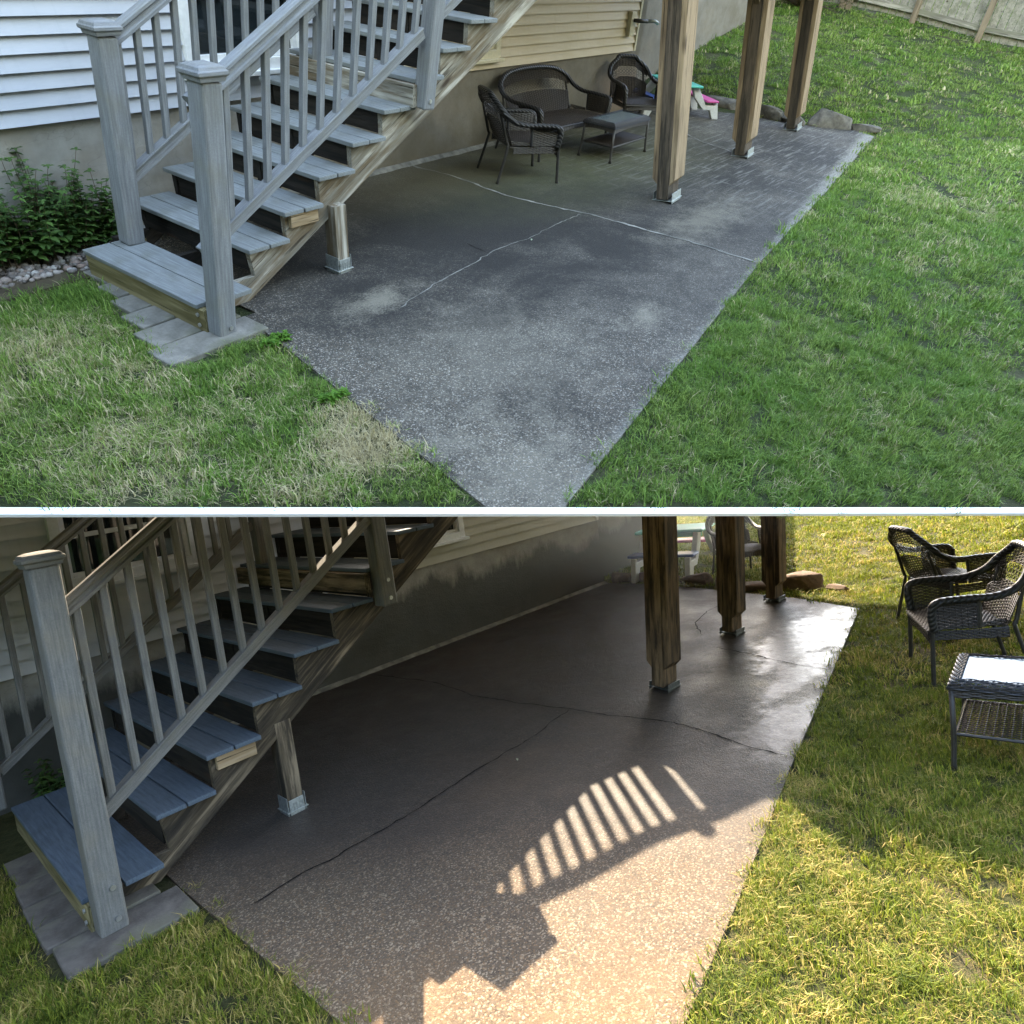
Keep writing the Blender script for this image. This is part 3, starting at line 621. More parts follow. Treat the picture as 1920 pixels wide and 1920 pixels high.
# ------------------------------------------------------------------ deck posts
ords = ['nearest', 'middle', 'farthest']
for fr in Y:
    y = Y[fr]; w = y['pw']; up = fr == 'up'
    for i, (x, yy) in enumerate(y['post']):
        extra = '' if up else (' and charred dark by soaking' if i == 0 else ' behind drifting mist')
        t = thing('deck_post', '%s of three laminated timber posts standing on the %s patio' % (ords[i], 'dry stained upper' if up else 'wet lower'), 'post', fr, (x, yy, 0), R(90), 'timber deck posts in the %s yard' % y['side'])
        if up: t.matrix_world = FRAME[fr] @ Matrix.Translation((x, yy, 0)) @ Matrix.Rotation(R((9, 9.5, 10)[i]), 4, Vector((-.81, -.57, 0))) @ Matrix.Rotation(R(90), 4, 'Z')
        else: t.matrix_world = FRAME[fr] @ Matrix.Translation((x, yy, 0)) @ Matrix.Rotation(R(5), 4, Vector((.71, .69, 0))) @ Matrix.Rotation(R(90), 4, 'Z')
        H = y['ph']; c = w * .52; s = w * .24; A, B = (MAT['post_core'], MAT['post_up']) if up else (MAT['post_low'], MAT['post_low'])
        board('core', A, t, (0, 0, .035), (0, 0, H), w, c, (0, 1, 0), .004)
        for sg in (-1, 1):
            lo = .16 if up else .17
            mb = MB(); L = H - lo; mb.prism([(-L / 2 + .05, -s / 2), (L / 2, -s / 2), (L / 2, s / 2), (-L / 2, s / 2)] if sg < 0 else [(-L / 2, -s / 2), (L / 2, -s / 2), (L / 2, s / 2), (-L / 2 + .05, s / 2)], -w * .46, w * .46, axis=1)
            xx = sg * (c / 2 + s / 2)
            o = mb.build('side_board', B, t, bevel=.003); o.matrix_local = Matrix(((0, 0, 1 , xx), (0, 1, 0, 0), (1, 0, 0, (lo + H) / 2), (0, 0, 0, 1))) @ Matrix.Identity(4)
        base_bracket(t, 0, 0, w * .80, .09 if up else .06, None if up else MAT['galv_dark'])
        if up:
            for sg in (-1, 1): board('brace', MAT['post_up'], t, (0, sg * .06, 1.50 + (.1 if i == 0 else 0)), (0, sg * .62, 2.22), .05, .10, (1, 0, 0))
# the deck itself, above the upper picture's frame
def deck():
    t = thing('deck', 'raised timber deck carried by the posts of the upper yard', 'deck', 'up')
    for x in np.arange(3.72, 9.0, .40): board('joist', MAT['post_up'], t, (x, -.05, 2.55), (x, -2.45, 2.55), .038, .18, (1, 0, 0), 0)
    for yy in np.arange(-2.45, -.05, .155): board('deck_board', MAT['tread_up'], t, (3.65, yy, 2.655), (9.0, yy, 2.655), .14, .026, (0, 1, 0), 0)
    board('beam', MAT['post_up'], t, (3.65, -2.2, 2.44 + .002), (9.0, -2.0, 2.44 + .002), .1, .035, (0, 1, 0), 0)
deck()

# ------------------------------------------------------------------ pavers, rocks, pebbles
def rock(name, fr, x, yy, z, d, rz, mat, label, group, seed, cat='rock'):
    rs = np.random.RandomState(seed); v, f = icos(4); p = v.copy()
    p = np.sign(p) * np.abs(p) ** .55; p /= np.abs(p).max()
    for fq, am in ((1.7, .12), (4., .07), (9., .035)):
        ph = rs.rand(3, 3) * 9; q = v * fq
        nz = np.stack([np.sin(q @ (rs.randn(3)) + ph[0, i]) * np.cos(q @ rs.randn(3) + ph[1, i]) for i in range(3)], 1); p = p + nz * am
    pl = rs.randn(7, 3); pl /= np.linalg.norm(pl, axis=1)[:, None]
    for q in pl:
        dd = p @ q - rs.uniform(.62, .85); p = p - np.outer(np.clip(dd, 0, 9) * .9, q)
    p = p * np.array(d) / 2; p[:, 2] += d[2] * .32
    o = MB().add(p, f).build(name, mat, smooth=True, fix=False); o.matrix_world = FRAME[fr] @ Matrix.Translation((x, yy, z)) @ Matrix.Rotation(rz, 4, 'Z')
    return tag(o, label, cat, group)
ur = [(8.85, -.22, .62, .26, .22, 1.9, 'grey ledge rock directly beside the toy table'), (9.05, -.78, .66, .26, .20, 1.75, 'squat grey rock seen between the nearest and middle posts'),
      (9.12, -1.36, .62, .26, .22, 1.6, 'flat-sided dark rock just right of the middle post'), (9.10, -1.82, .42, .26, .18, 1.45, 'small mossy stone left of the farthest post'),
      (9.42, -2.26, .68, .34, .32, 1.95, 'largest grey rock right of the farthest post'), (9.66, -2.72, .46, .22, .14, 1.8, 'low flat stone ending the rock row at the patio corner')]
for i, (x, yy, a, b, c, rz, lb) in enumerate(ur): rock('rock', 'up', x, yy, -.02, (a, b, c), rz, MAT['stone_up'], lb + ' in the upper yard', 'edging rocks along the upper patio end', i + 1)
lr = [(6.42, -.2, .42, .2, .20, 1.5, 'jagged dark wet rock against the foundation corner'), (6.50, -.72, .62, .2, .17, 1.6, 'long dark wet rock in front of the blue bench'),
      (6.50, -1.35, .45, .22, .2, 1.5, 'wet brown rock just right of the nearest post'), (6.42, -1.78, .35, .22, .22, 1.4, 'pale-topped wet rock left of the middle post'),
      (6.5, -2.62, .62, .30, .27, 1.5, 'big chunky sunlit brown rock right of the farthest post'), (6.45, -3.05, .3, .16, .1, 1.3, 'small flat brown stone next to the big sunlit rock'), (6.35, -2.15, .4, .25, .12, 1.6, 'low dark stone between the middle and farthest posts')]
for i, (x, yy, a, b, c, rz, lb) in enumerate(lr): rock('rock', 'low', x, yy, -.02, (a, b, c), rz, MAT['stone_low'], lb + ' in the lower yard', 'edging rocks along the lower patio end', i + 21)
def pavers(fr, xs, ys, lab):
    names = ['topmost', 'second from the top', 'third from the top', 'fourth from the top', 'fifth from the top', 'lowest']
    n = len(ys) - 1
    for i in range(n):
        a, b = ys[i], ys[i + 1]; x0, x1 = xs[i]
        m = MB(); m.box((0, 0, 0), (x1 - x0, abs(b - a) - .014, .06)); o = m.build('paver', MAT['paver_' + fr], bevel=.008)
        o.matrix_world = FRAME[fr] @ Matrix.Translation(((x0 + x1) / 2, (a + b) / 2, -.018 + .003 * (i % 2))) @ Matrix.Rotation(R(random.uniform(-1.2, 1.2)), 4, 'Z')
        tag(o, '%s concrete paver beneath the %s' % (names[i] if i < n - 1 else 'largest, lowest', lab), 'paver', 'pavers under the bottom step, ' + lab)
pavers('up', [(-.68, -.4), (-.74, -.4), (-.80, -.4), (-.87, -.4), (-.94, -.4), (-1.01, -.39)], [-.42, -.68, -.90, -1.12, -1.34, -1.575, -1.80], 'bottom step of the upper yard')
pavers('low', [(-.72, -.25), (-.74, -.25), (-.75, -.25), (-.75, -.25), (-.73, -.18)], [-.9, -1.3, -1.58, -1.85, -2.1, -2.42], 'bottom step of the lower yard')
def pebbles():
    rs = np.random.RandomState(5); v, f = icos(1); m = MB()
    for i in range(900):
        x = rs.uniform(-2.6, -.50); yy = rs.uniform(-.02, -.42 - .1 * (x + .5))
        q = v * np.array([1, .75, .55]) * rs.uniform(.014, .034) * (1 + .25 * rs.randn(len(v), 1) * .4); a = rs.rand() * 6.3
        q = q @ np.array([[math.cos(a), math.sin(a), 0], [-math.sin(a), math.cos(a), 0], [0, 0, 1]]); m.add(q + [x, yy, .005 + rs.rand() * .02], f)
    g = G('river_pebbles'); c = g.n("ShaderNodeNewGeometry").outputs['Random Per Island']
    mt = g.done(g.mix(g.noise(g.obj, 60, 3), g.ramp(c, [(0., (.08, .075, .07)), (.4, (.22, .19, .17)), (.65, (.30, .20, .16)), (.9, (.5, .48, .45))]), (.12, .1, .09)), .7, None, .3)
    kind(m.build('pebble_bed', mt, smooth=True, fr='up', fix=False), 'stuff')
    kind(MB().box((-1.7, -.25, -.02), (2.5, .52, .05)).build('soil_bed', MAT['soil'], fr='up'), 'structure')
pebbles()

# ------------------------------------------------------------------ wicker furniture
def weave(m, S, nu, nv, amp, hh, th, stakes=True, rad=.004):
    """S(u, v) -> point; nv strands woven along u over nu stakes"""
    k = 4; us = np.linspace(0, 1, nu * k + 1); vs = (np.arange(nv) + .5) / nv; e = 1e-3
    for j, v in enumerate(vs):
        P = np.array([S(u, v) for u in us]); Pu = np.array([S(min(u + e, 1), v) for u in us]) - np.array([S(max(u - e, 0), v) for u in us]); Pv = np.array([S(u, min(v + e, 1)) for u in us]) - np.array([S(u, max(v - e, 0)) for u in us])
        N = np.cross(Pu, Pv); N /= np.linalg.norm(N, axis=1)[:, None] + 1e-12; T = Pv / (np.linalg.norm(Pv, axis=1)[:, None] + 1e-12)
        c = P + N * (amp * np.cos(np.pi * (us * nu + j)))[:, None]
        ring = np.stack([c + T * hh / 2, c + N * th / 2, c - T * hh / 2, c - N * th / 2], 1); n = len(us)
        f = [(i * 4 + q, i * 4 + (q + 1) % 4, i * 4 + 4 + (q + 1) % 4, i * 4 + 4 + q) for i in range(n - 1) for q in range(4)]
        m.add(ring.reshape(-1, 3), f)
    if stakes:
        for i in range(nu + 1):
            m.tube([S(i / nu, v) for v in np.linspace(0, 1, 6)], rad, 4, False)
    return m
def wicker_seat(name, label, cat, fr, loc, rz, W, group, scl=(1, 1, 1)):
    """faces +x; W = overall width; seat .42 high, arms .64, back .90"""
    t = thing(name, label, cat, fr, loc, rz, group, scl); h = W / 2; n = max(1, W / .62)
    # border roll: front leg top, arm, back, over the top, down again
    half = [(.40, h - .035, .40), (.41, h - .02, .55), (.37, h - .01, .625), (.20, h - .015, .64), (.03, h - .02, .645), (-.10, h - .03, .70), (-.18, h - .075, .80), (-.225, h - .17 * (1 if n < 1.5 else 1.25), .885), (-.245, h * .35, .925)]
    pts = half + [(-.25, 0, .932)] + [(x, -y_, z) for x, y_, z in half[::-1]]
    sp_ = spline(pts, 7); m = MB(); m.tube(sp_, .027, 10); m.build('border_roll', MAT['roll'], t, smooth=True)
    yt = lambda u: None
    tops = sp_[(sp_[:, 2] > .69)]; ys = tops[:, 1]; o_ = np.argsort(ys); TY, TZ, TX = ys[o_], tops[o_, 2], tops[o_, 0]
    wt = h - .05
    def back(u, v):
        yy = (2 * u - 1) * (h * .72 + (wt - h * .72) * v ** .6); zt = np.interp(yy, TY, TZ); xt = np.interp(yy, TY, TX)
        z = .40 + (zt - .40) * v; return np.array([-.04 + (xt + .04) * v - .02 * math.cos((2 * u - 1) * 1.5) , yy, z])
    nb = int(13 * n)
    m = weave(MB(), lambda u, v: back(u, v * .50), nb, 24, .0035, .0105, .005)
    weave(m, lambda u, v: back(u, .74 + v * .26), nb, 12, .0035, .0105, .005)
    for r_ in range(int(11 * n)):       # open ring pattern across the back
        for w_, rr in ((.555, .017), (.625, .02), (.695, .017)):
            c = back((r_ + .5) / int(11 * n), w_); c2 = back((r_ + .5) / int(11 * n), w_ + .05); T = (c2 - c) / np.linalg.norm(c2 - c)
            m.tube([c + rr * (T * math.sin(a) + np.array([0, 1, 0]) * math.cos(a)) for a in np.linspace(0, 2 * math.pi, 9)[:-1]], .003, 4, closed=True)
    m.build('backrest', MAT['wicker'], t)
    m = weave(MB(), lambda u, v: np.array([-.05 + .49 * v, (2 * u - 1) * (h * .74 + .12 * v * h), .405 + .02 * math.sin(math.pi * v)]), int(20 * n), 44, .003, .0115, .005); m.build('seat', MAT['wicker'], t)
    for s in (-1, 1):
        y1 = s * (h - .035)
        def arm(u, v, s=s): return np.array([.12 + .28 * u, s * (h - .035 - .012 * math.sin(math.pi * u)), .41 + .21 * v])
        m = weave(MB(), arm, 8, 17, .0035, .012, .005)
        weave(m, lambda u, v, s=s: np.array([-.05 + .17 * u, s * (h - .06 - .05 * (1 - u)), .41 + .13 * v * (1 - .3 * u) * .35]), 5, 3, .003, .012, .005)
        m.build('arm_panel', MAT['wicker'], t)
        m = MB(); m.tube([(.13, y1, .42), (.12, y1, .62)], .013, 6); m.build('arm_post', MAT['wicker_braid'], t)
    def apron(u, v): 
        a = (2 * u - 1); return np.array([.43 - .015 * abs(a), a * (h - .04), .40 - (.07 + .055 * a * a) * v])
    weave(MB(), apron, int(20 * n), 10, .0035, .0115, .005).build('apron', MAT['wicker'], t)
    for s in (-1, 1): weave(MB(), lambda u, v, s=s: np.array([-.04 + .47 * u, s * (h - .05), .40 - .07 * v]), 14, 6, .0035, .0115, .005).build('side_apron', MAT['wicker'], t)
    m = MB(); fr_ = [(.43, h - .05, .385), (.43, -h + .05, .385), (-.05, -h + .10, .385), (-.05, h - .10, .385)]
    m.tube(fr_, .012, 6, closed=True); m.build('frame', MAT['iron'], t)
    for s in (-1, 1):
        m = MB(); m.tube(spline([(.41, s * (h - .035), .60), (.415, s * (h - .035), .35), (.43, s * (h - .03), .03), (.435, s * (h - .03), .0)], 4), [.015] * 12 + [.02], 8); m.build('leg', MAT['iron'], t, smooth=True)
        m = MB(); m.tube(spline([(-.17, s * (h - .10), .74), (-.10, s * (h - .085), .45), (-.09, s * (h - .08), .38), (-.17, s * (h - .06), .03), (-.175, s * (h - .06), .0)], 4), [.014] * 16 + [.019], 8); m.build('leg', MAT['iron'], t, smooth=True)
    return t
def wicker_table(label, fr, loc, rz, L, W, H, scl=(1, 1, 1)):
    t = thing('coffee_table', label, 'coffee table', fr, loc, rz, 'wicker coffee tables', scl)
    def rim(u, v):
        q = u * 4; k = int(min(q, 3.999)); f = q - k; cs = [(-1, -1), (1, -1), (1, 1), (-1, 1), (-1, -1)]
        a = np.array(cs[k]) * (1 - f) + np.array(cs[k + 1]) * f; a = np.sign(a) * np.abs(a) ** 1.0
        w = .06 * math.sin(v * math.pi / 2); d = .045 * (1 - math.cos(v * math.pi / 2))
        return np.array([a[0] * (L / 2 - .062 + w), a[1] * (W / 2 - .062 + w), H - d])
    m = weave(MB(), rim, 64, 9, .003, .0105, .006); m.build('rim', MAT['wicker_braid'], t)
    MB().box((0, 0, H - .012), (L - .11, W - .11, .012)).build('glass_top', MAT['tglass'], t, bevel=.003)
    m = MB()
    def skirt(u, v):
        q = u * 4; k = int(min(q, 3.999)); f = q - k; cs = [(-1, -1), (1, -1), (1, 1), (-1, 1), (-1, -1)]
        a = np.array(cs[k]) * (1 - f) + np.array(cs[k + 1]) * f; return np.array([a[0] * (L / 2 - .012), a[1] * (W / 2 - .012), H - .045 - (.045 - .02 * math.sin(math.pi * f)) * v])
    weave(MB(), skirt, 64, 5, .003, .0105, .005).build('skirt', MAT['wicker'], t)
    m = weave(MB(), lambda u, v: np.array([(2 * u - 1) * (L / 2 - .03), (2 * v - 1) * (W / 2 - .03), H * .42]), 22, 34, .003, .011, .005); m.build('shelf', MAT['wicker'], t)
    for sx in (-1, 1):
        for sy in (-1, 1):
            m = MB(); m.tube([(sx * (L / 2 - .02), sy * (W / 2 - .02), H - .05), (sx * (L / 2 - .015), sy * (W / 2 - .015), H * .4), (sx * (L / 2 - .005), sy * (W / 2 - .005), .03), (sx * (L / 2 - .003), sy * (W / 2 - .003), 0)], [.014, .013, .013, .02], 8); m.build('leg', MAT['iron'], t, smooth=True)
    m = MB(); m.tube([(L / 2 - .02, W / 2 - .02, H * .4), (-L / 2 + .02, W / 2 - .02, H * .4), (-L / 2 + .02, -W / 2 + .02, H * .4), (L / 2 - .02, -W / 2 + .02, H * .4)], .009, 6, closed=True); m.build('shelf_frame', MAT['iron'], t)
    return t
SA = (1.0, 1.0, .78)
a1 = wicker_seat('armchair', 'dark wicker armchair nearest the stairs, turned to the loveseat, upper yard', 'armchair', 'up', (3.30, -.80, 0), R(-32), .64, 'dark wicker armchairs', SA)
wicker_seat('loveseat', 'wide dark wicker loveseat with its back to the foundation, upper yard', 'loveseat', 'up', (4.68, -.34, 0), R(-93), 1.35, None, (1, 1, .76))
wicker_table('dark wicker coffee table with glass top in front of the loveseat, upper yard', 'up', (5.05, -1.05, 0), 0, .84, .40, .37)
a2 = copy_tree(a1); retag(a2, 'up', (6.55, -.42, 0), R(-125), 'dark wicker armchair half hidden behind the nearest post, upper yard', scl=SA)
b1 = copy_tree(a1); retag(b1, 'low', (5.45, -4.22, 0), R(-42), 'dark wicker armchair facing right against the sunlit grass, lower yard', scl=(1, 1, .92))
b2 = copy_tree(a1); retag(b2, 'low', (4.40, -4.80, 0), R(118), 'dark wicker armchair facing left beside the coffee table, lower yard', scl=(1, 1, .92))
b3 = copy_tree(a1); retag(b3, 'low', (7.0, -1.62, 0), R(-130), 'dark wicker armchair hidden in mist behind the middle post, lower yard', scl=(1, 1, .92))
wicker_table('dark wicker coffee table with sky-bright glass top on the shaded lower lawn', 'low', (3.06, -5.34, 0), R(-84), .9, .52, .48)

# ------------------------------------------------------------------ children's picnic table
def plastic(name, c): return m_flat(name, c, .4, .4, 0, .07)
PL = {k: plastic(k + '_plastic', c) for k, c in dict(teal=(.02, .50, .44), blue=(.04, .11, .42), pink=(.62, .06, .30), white=(.62, .64, .66)).items()}
def picnic(fr, loc, rz, label, scl=(1, 1, 1)):
    t = thing('picnic_table', label, 'picnic table', fr, loc, rz, "children's picnic tables", scl)
    MB().box((0, 0, .46), (.78, .46, .035)).build('table_top', PL['teal'], t, bevel=.016)
    for s, k in ((-1, 'blue'), (1, 'pink')):
        MB().box((0, s * .44, .26), (.74, .19, .032)).build('bench', PL[k], t, bevel=.014)
    for sx in (-1, 1):
        x = sx * .30
        for s in (-1, 1):
            m = MB(); m.prism([(s * .10, .44), (s * .20, .44), (s * .36, .20), (s * .50, .20), (s * .50, .24), (s * .54, .24), (s * .60, 0), (s * .50, 0), (s * .44, .13), (s * .33, .13), (s * .16, .30)], x - .03, x + .03, axis=0); m.build('leg', PL['white'], t, bevel=.008)
    MB().box((0, 0, .40), (.60, .05, .06)).build('crossbar', PL['teal'], t, bevel=.006)
    return t
picnic('up', (7.9, -.42, 0), R(-128), 'small plastic picnic table mostly hidden behind the nearest post, upper yard', (1, 1, .85))
picnic('low', (7.15, -.68, .0), R(-45 - 34), 'small plastic picnic table with teal top on the grass behind the nearest lower post', (1.25, 1.25, 1.3))

# ------------------------------------------------------------------ fence, tub and shrub at the top of the upper lawn
def fence():
    pts = [(13.9, 3.0), (15.4, -.6), (15.9, -4.2), (16.5, -9)]
    t = thing('fence', 'weathered grey vertical board fence along the top of the upper lawn', 'fence', 'up')
    rs = np.random.RandomState(2); W = m_wood('fence_timber', (.24, .22, .18), (.46, .42, .36), (.2, .2, .14)); W2 = m_wood('fence_post_timber', (.2, .15, .1), (.36, .28, .2))
    for a, b in zip(pts[:-1], pts[1:]):
        a, b = Vector(a), Vector(b); L = (b - a).length; d = (b - a) / L; n = int(L / .15); m = MB(); ang = math.atan2(d.y, d.x)
        rot = Matrix.Rotation(ang, 3, 'Z')
        for i in range(n):
            p = a + d * (i + .5) * L / n; z = float(hz_up(p.x, p.y)); h_ = 1.75 + rs.uniform(-.03, .03)
            m.box((p.x, p.y, z + h_ / 2 + .05), (L / n - rs.uniform(.006, .02), .02, h_), rot)
        m.build('pickets', W, t, fix=False)
        for zz in (.2, 1.5):
            for i in range(int(L / 1.2)):
                p = a + d * (i * 1.2); q = a + d * min(L, i * 1.2 + 1.2); nrm = Vector((-d.y, d.x)) * .04
                if nrm.x > 0: nrm = -nrm
                board('rail', W, t, (p.x + nrm.x, p.y + nrm.y, float(hz_up(p.x, p.y)) + zz), (q.x + nrm.x, q.y + nrm.y, float(hz_up(q.x, q.y)) + zz), .04, .09, (nrm.x, nrm.y, 0), 0)
        for i in range(int(L / 1.25) + 1):
            p = a + d * min(L, i * 1.25); z = float(hz_up(p.x, p.y)); nrm = Vector((-d.y, d.x)) * .09
            if nrm.x > 0: nrm = -nrm
            board('fence_post', W2, t, (p.x + nrm.x, p.y + nrm.y, z - .1), (p.x + nrm.x, p.y + nrm.y, z + 1.9), .10, .10, (0, 1, 0))
fence()
def tub():
    x, yy = 14.0, .95; z = float(hz_up(x, yy))
    t = thing('rain_barrel', 'dark ribbed plastic barrel standing by the wall at the top of the upper lawn', 'barrel', 'up', (x, yy, z))
    rows = [(0, .26), (.05, .27), (.25, .29), (.27, .30), (.29, .29), (.5, .30), (.52, .31), (.54, .30), (.8, .27), (.84, .24), (.86, .0)]
    m = MB(); n = 28; P = [[(r_ * math.cos(2 * math.pi * k / n), r_ * math.sin(2 * math.pi * k / n), z_) for k in range(n + 1)] for z_, r_ in rows]; m.grid(P)
    m.build('barrel', m_flat('dark_blue_plastic', (.015, .02, .03), .4, .4), t, smooth=True)
    m = MB(); m.tube([(.31 * math.cos(a), .31 * math.sin(a), .7) for a in np.linspace(0, 6.283, 25)[:-1]], .012, 6, closed=True); m.build('hoop', MAT['iron'], t, smooth=True)
tub()
def leafcloud(m, rs, c, n, sz, spread):
    for _ in range(n):
        p = np.array(c) + rs.randn(3) * spread; a = rs.randn(3); a /= np.linalg.norm(a); b = np.cross(a, rs.randn(3)); b /= np.linalg.norm(b); s = sz * rs.uniform(.6, 1.3)
        m.add([p, p + a * s * .5 + b * s * .22, p + a * s, p + a * s * .5 - b * s * .22], [(0, 1, 2, 3)])
def m_leaf(name, a, b):
    g = G(name); c = g.n("ShaderNodeNewGeometry").outputs['Random Per Island']; col = g.ramp(c, [(0., a), (1., b)]); g.done(col, .5, None, .3)
    tr = g.n("ShaderNodeBsdfTranslucent", {0: col}); ms = g.n("ShaderNodeMixShader", {0: .3, 1: g.b.outputs[0], 2: tr.outputs[0]}); g.t.links.new(ms.outputs[0], g.out.inputs[0]); return g.m
LEAF = m_leaf('weed_leaves', (.03, .07, .022), (.10, .20, .05)); LEAF2 = m_leaf('bright_leaves', (.06, .16, .02), (.13, .28, .04)); BARK = m_flat('shrub_bark', (.11, .085, .06), .9, .1, 0, .3)
LEAFD = m_leaf('shrub_leaves', (.04, .055, .02), (.12, .11, .05))
def shrub():
    rs = np.random.RandomState(9); x, yy = 14.6, .15; z = float(hz_up(x, yy)); t = thing('shrub', 'twiggy round shrub beside the fence at the top of the upper lawn', 'shrub', 'up', (x, yy, z))
    m = MB(); l = MB()
    for i in range(170):
        d = rs.randn(3); d[2] = abs(d[2]) * .9 + .25; d /= np.linalg.norm(d); L = rs.uniform(.6, 1.15); p = [np.zeros(3)]
        for k in range(5): d = d + rs.randn(3) * .14; d /= np.linalg.norm(d); p.append(p[-1] + d * L / 5)
        m.tube(p, np.linspace(.011, .003, 6), 4, False); leafcloud(l, rs, p[-1], 9, .05, .07); leafcloud(l, rs, p[-2], 5, .05, .07)
    m.build('branches', BARK, t, fix=False); l.build('foliage', LEAFD, t, fix=False)
shrub()
def weed(fr, x, yy, h, ns, label, seed, spread=.16, group='leafy weeds by the foundation', mat=None, leaf=.07, nm='weed'):
    rs = np.random.RandomState(seed); t = thing(nm, label, 'weed', fr, (x, yy, 0), 0, group); st = MB(); lf = MB()
    for s in range(ns):
        b = np.array([rs.uniform(-spread, spread), rs.uniform(-spread, spread) * .5, 0]); d = np.array([b[0] * 1.2, b[1] * 1.2, 1]); H = h * rs.uniform(.55, 1.05); p = [b]; d = d / np.linalg.norm(d); n = 9
        for k in range(n): d = d + rs.randn(3) * .06; d[2] = abs(d[2]); d /= np.linalg.norm(d); p.append(p[-1] + d * H / n)
        st.tube(p, np.linspace(.004, .0015, n + 1), 4, False)
        for k in range(2, n + 1):
            for q in range(4 if k < n else 6):
                a = q * math.pi / 2 + (k % 2) * .8 + rs.rand() * .5; dr = np.array([math.cos(a), math.sin(a), rs.uniform(-.25, .35)]); s_ = leaf * rs.uniform(.7, 1.2) * (1.25 - .75 * k / n); w = np.cross(dr, [0, 0, 1]) * .3; P = p[k]
                lf.add([P, P + dr * s_ * .35 + w * s_, P + dr * s_ * .7 + w * s_ * .7, P + dr * s_ + [0, 0, -.15 * s_], P + dr * s_ * .7 - w * s_ * .7, P + dr * s_ * .35 - w * s_], [(0, 1, 2, 3, 4, 5)])
    st.build('stems', BARK, t, fix=False); lf.build('foliage', mat or LEAF, t, fix=False)
weed('up', -.98, -.12, .56, 34, 'tall leafy weed clump at the left edge against the foundation', 1, .2)
weed('up', -.68, -.12, .60, 42, 'bushiest weed clump, left of the far newel post', 2, .2)
weed('up', -.44, -.13, .48, 24, 'weed clump next to the far newel post', 3, .14)
weed('up', .1, -.2, .26, 10, 'small green weed growing under the lower treads, upper yard', 4, .12)
weed('low', -.25, -.25, .34, 14, 'dark weed growing under the lower treads, lower yard', 5, .14)
weed('up', -.47, -1.95, .055, 7, 'bright weed tuft where the lowest paver meets the patio', 6, .07, 'bright weed tufts on the lawn edge', LEAF2, .042, 'weed_tuft')
weed('up', -.66, -2.60, .045, 6, 'bright flat weed beside the bare straw patch at the patio edge', 7, .06, 'bright weed tufts on the lawn edge', LEAF2, .042, 'weed_tuft')
def litter(fr, x, yy, a, label):
    m = MB(); m.add([(-.02, 0, .006), (0, .008, .012), (.022, 0, .007), (0, -.009, .010)], [(0, 1, 2, 3)]); o = m.build('leaf', m_flat('dry_leaf', (.30, .34, .25), .7, .2), fix=False)
    o.matrix_world = FRAME[fr] @ Matrix.Translation((x, yy, 0)) @ Matrix.Rotation(a, 4, 'Z'); tag(o, label, 'leaf', 'fallen leaves on the patios')
litter('up', 2.0, -2.0, .5, 'tiny pale fallen leaf beside the crack on the upper patio')
litter('low', 1.72, -2.72, .9, 'pale fallen leaf beside the open crack on the lower patio')

# ------------------------------------------------------------------ unseen shapes added to cast the shade and stripes in the lower yard
def shade_casters():
    t = HOUSE['low']; W = MAT['siding_low']
    m = MB(); m.prism([(-6, 2.4), (3.55, 2.4), (5.2, 2.4), (6.3, 2.4), (6.3, 3.55), (5.36, 3.62), (5.08, 3.36), (4.95, 3.1), (4.35, 2.97), (3.55, 3.14), (3.5, 3.3), (-6, 3.3)], .06, .2, axis=1); m.build('caster_parapet', W, t)  # added outline, cut to match the wanted shadow edge
    rail = [(3.5, 3.28), (4.1, 3.41), (4.6, 3.50), (5.12, 3.66)]
    m = MB(); m.tube([(x, .13, z + .03) for x, z in rail], .042, 6); m.build('caster_rail', MAT['comp_low'], t)
    for i in range(11):
        x = 3.66 + i * .118; z = np.interp(x, [q[0] for q in rail], [q[1] for q in rail]); zb = np.interp(x, [3.55, 4.35, 4.95, 5.3], [3.14, 2.97, 3.1, 3.4])
        board('baluster', MAT['comp_low'], t, (x, .13, zb - .04), (x, .13, z + .03), .04, .03)  # added unseen bars, spaced to cast the patio stripes
    board('caster_post', MAT['comp_low'], t, (4.93, .13, 3.0), (4.93, .13, 3.72), .07, .07); board('baluster', MAT['comp_low'], t, (5.06, .13, 3.2), (5.06, .13, 3.65), .035, .03)
    m = MB(); m.prism([(5.12, 3.2), (5.30, 3.45), (6.3, 3.4), (6.3, 1.0), (6.36, .9), (6.36, 4.2), (7.0, 5.0), (5.5, 3.98), (5.12, 3.8)], .06, .2, axis=1)
    m = MB(); m.prism([(5.22, 3.3), (5.38, 3.42), (5.34, 3.62), (5.44, 3.74), (5.50, 3.52), (5.9, 3.3), (6.34, 3.3), (6.34, 2.0), (8.3, 2.0), (8.5, 2.75), (9.0, 3.45), (9.9, 4.25), (9.9, 5.6), (7.2, 5.6), (6.16, 4.72), (5.75, 4.15), (5.5, 3.88), (5.22, 3.82)], .215, .36, axis=1); m.build('caster_gable', W, t)  # added outline that shapes the shade on the right lawn
    m = MB(); m.prism([(8.4, 1.0), (13.3, .75), (13.3, 1.41), (10.72, 2.68), (9.3, 3.37), (9.0, 3.9), (8.4, 4.0)], 1.2, 1.35, axis=1); m.build('caster_wing', W, t)  # added outline that shades the far lawn's left part
shade_casters()
SHADE_HERE = True

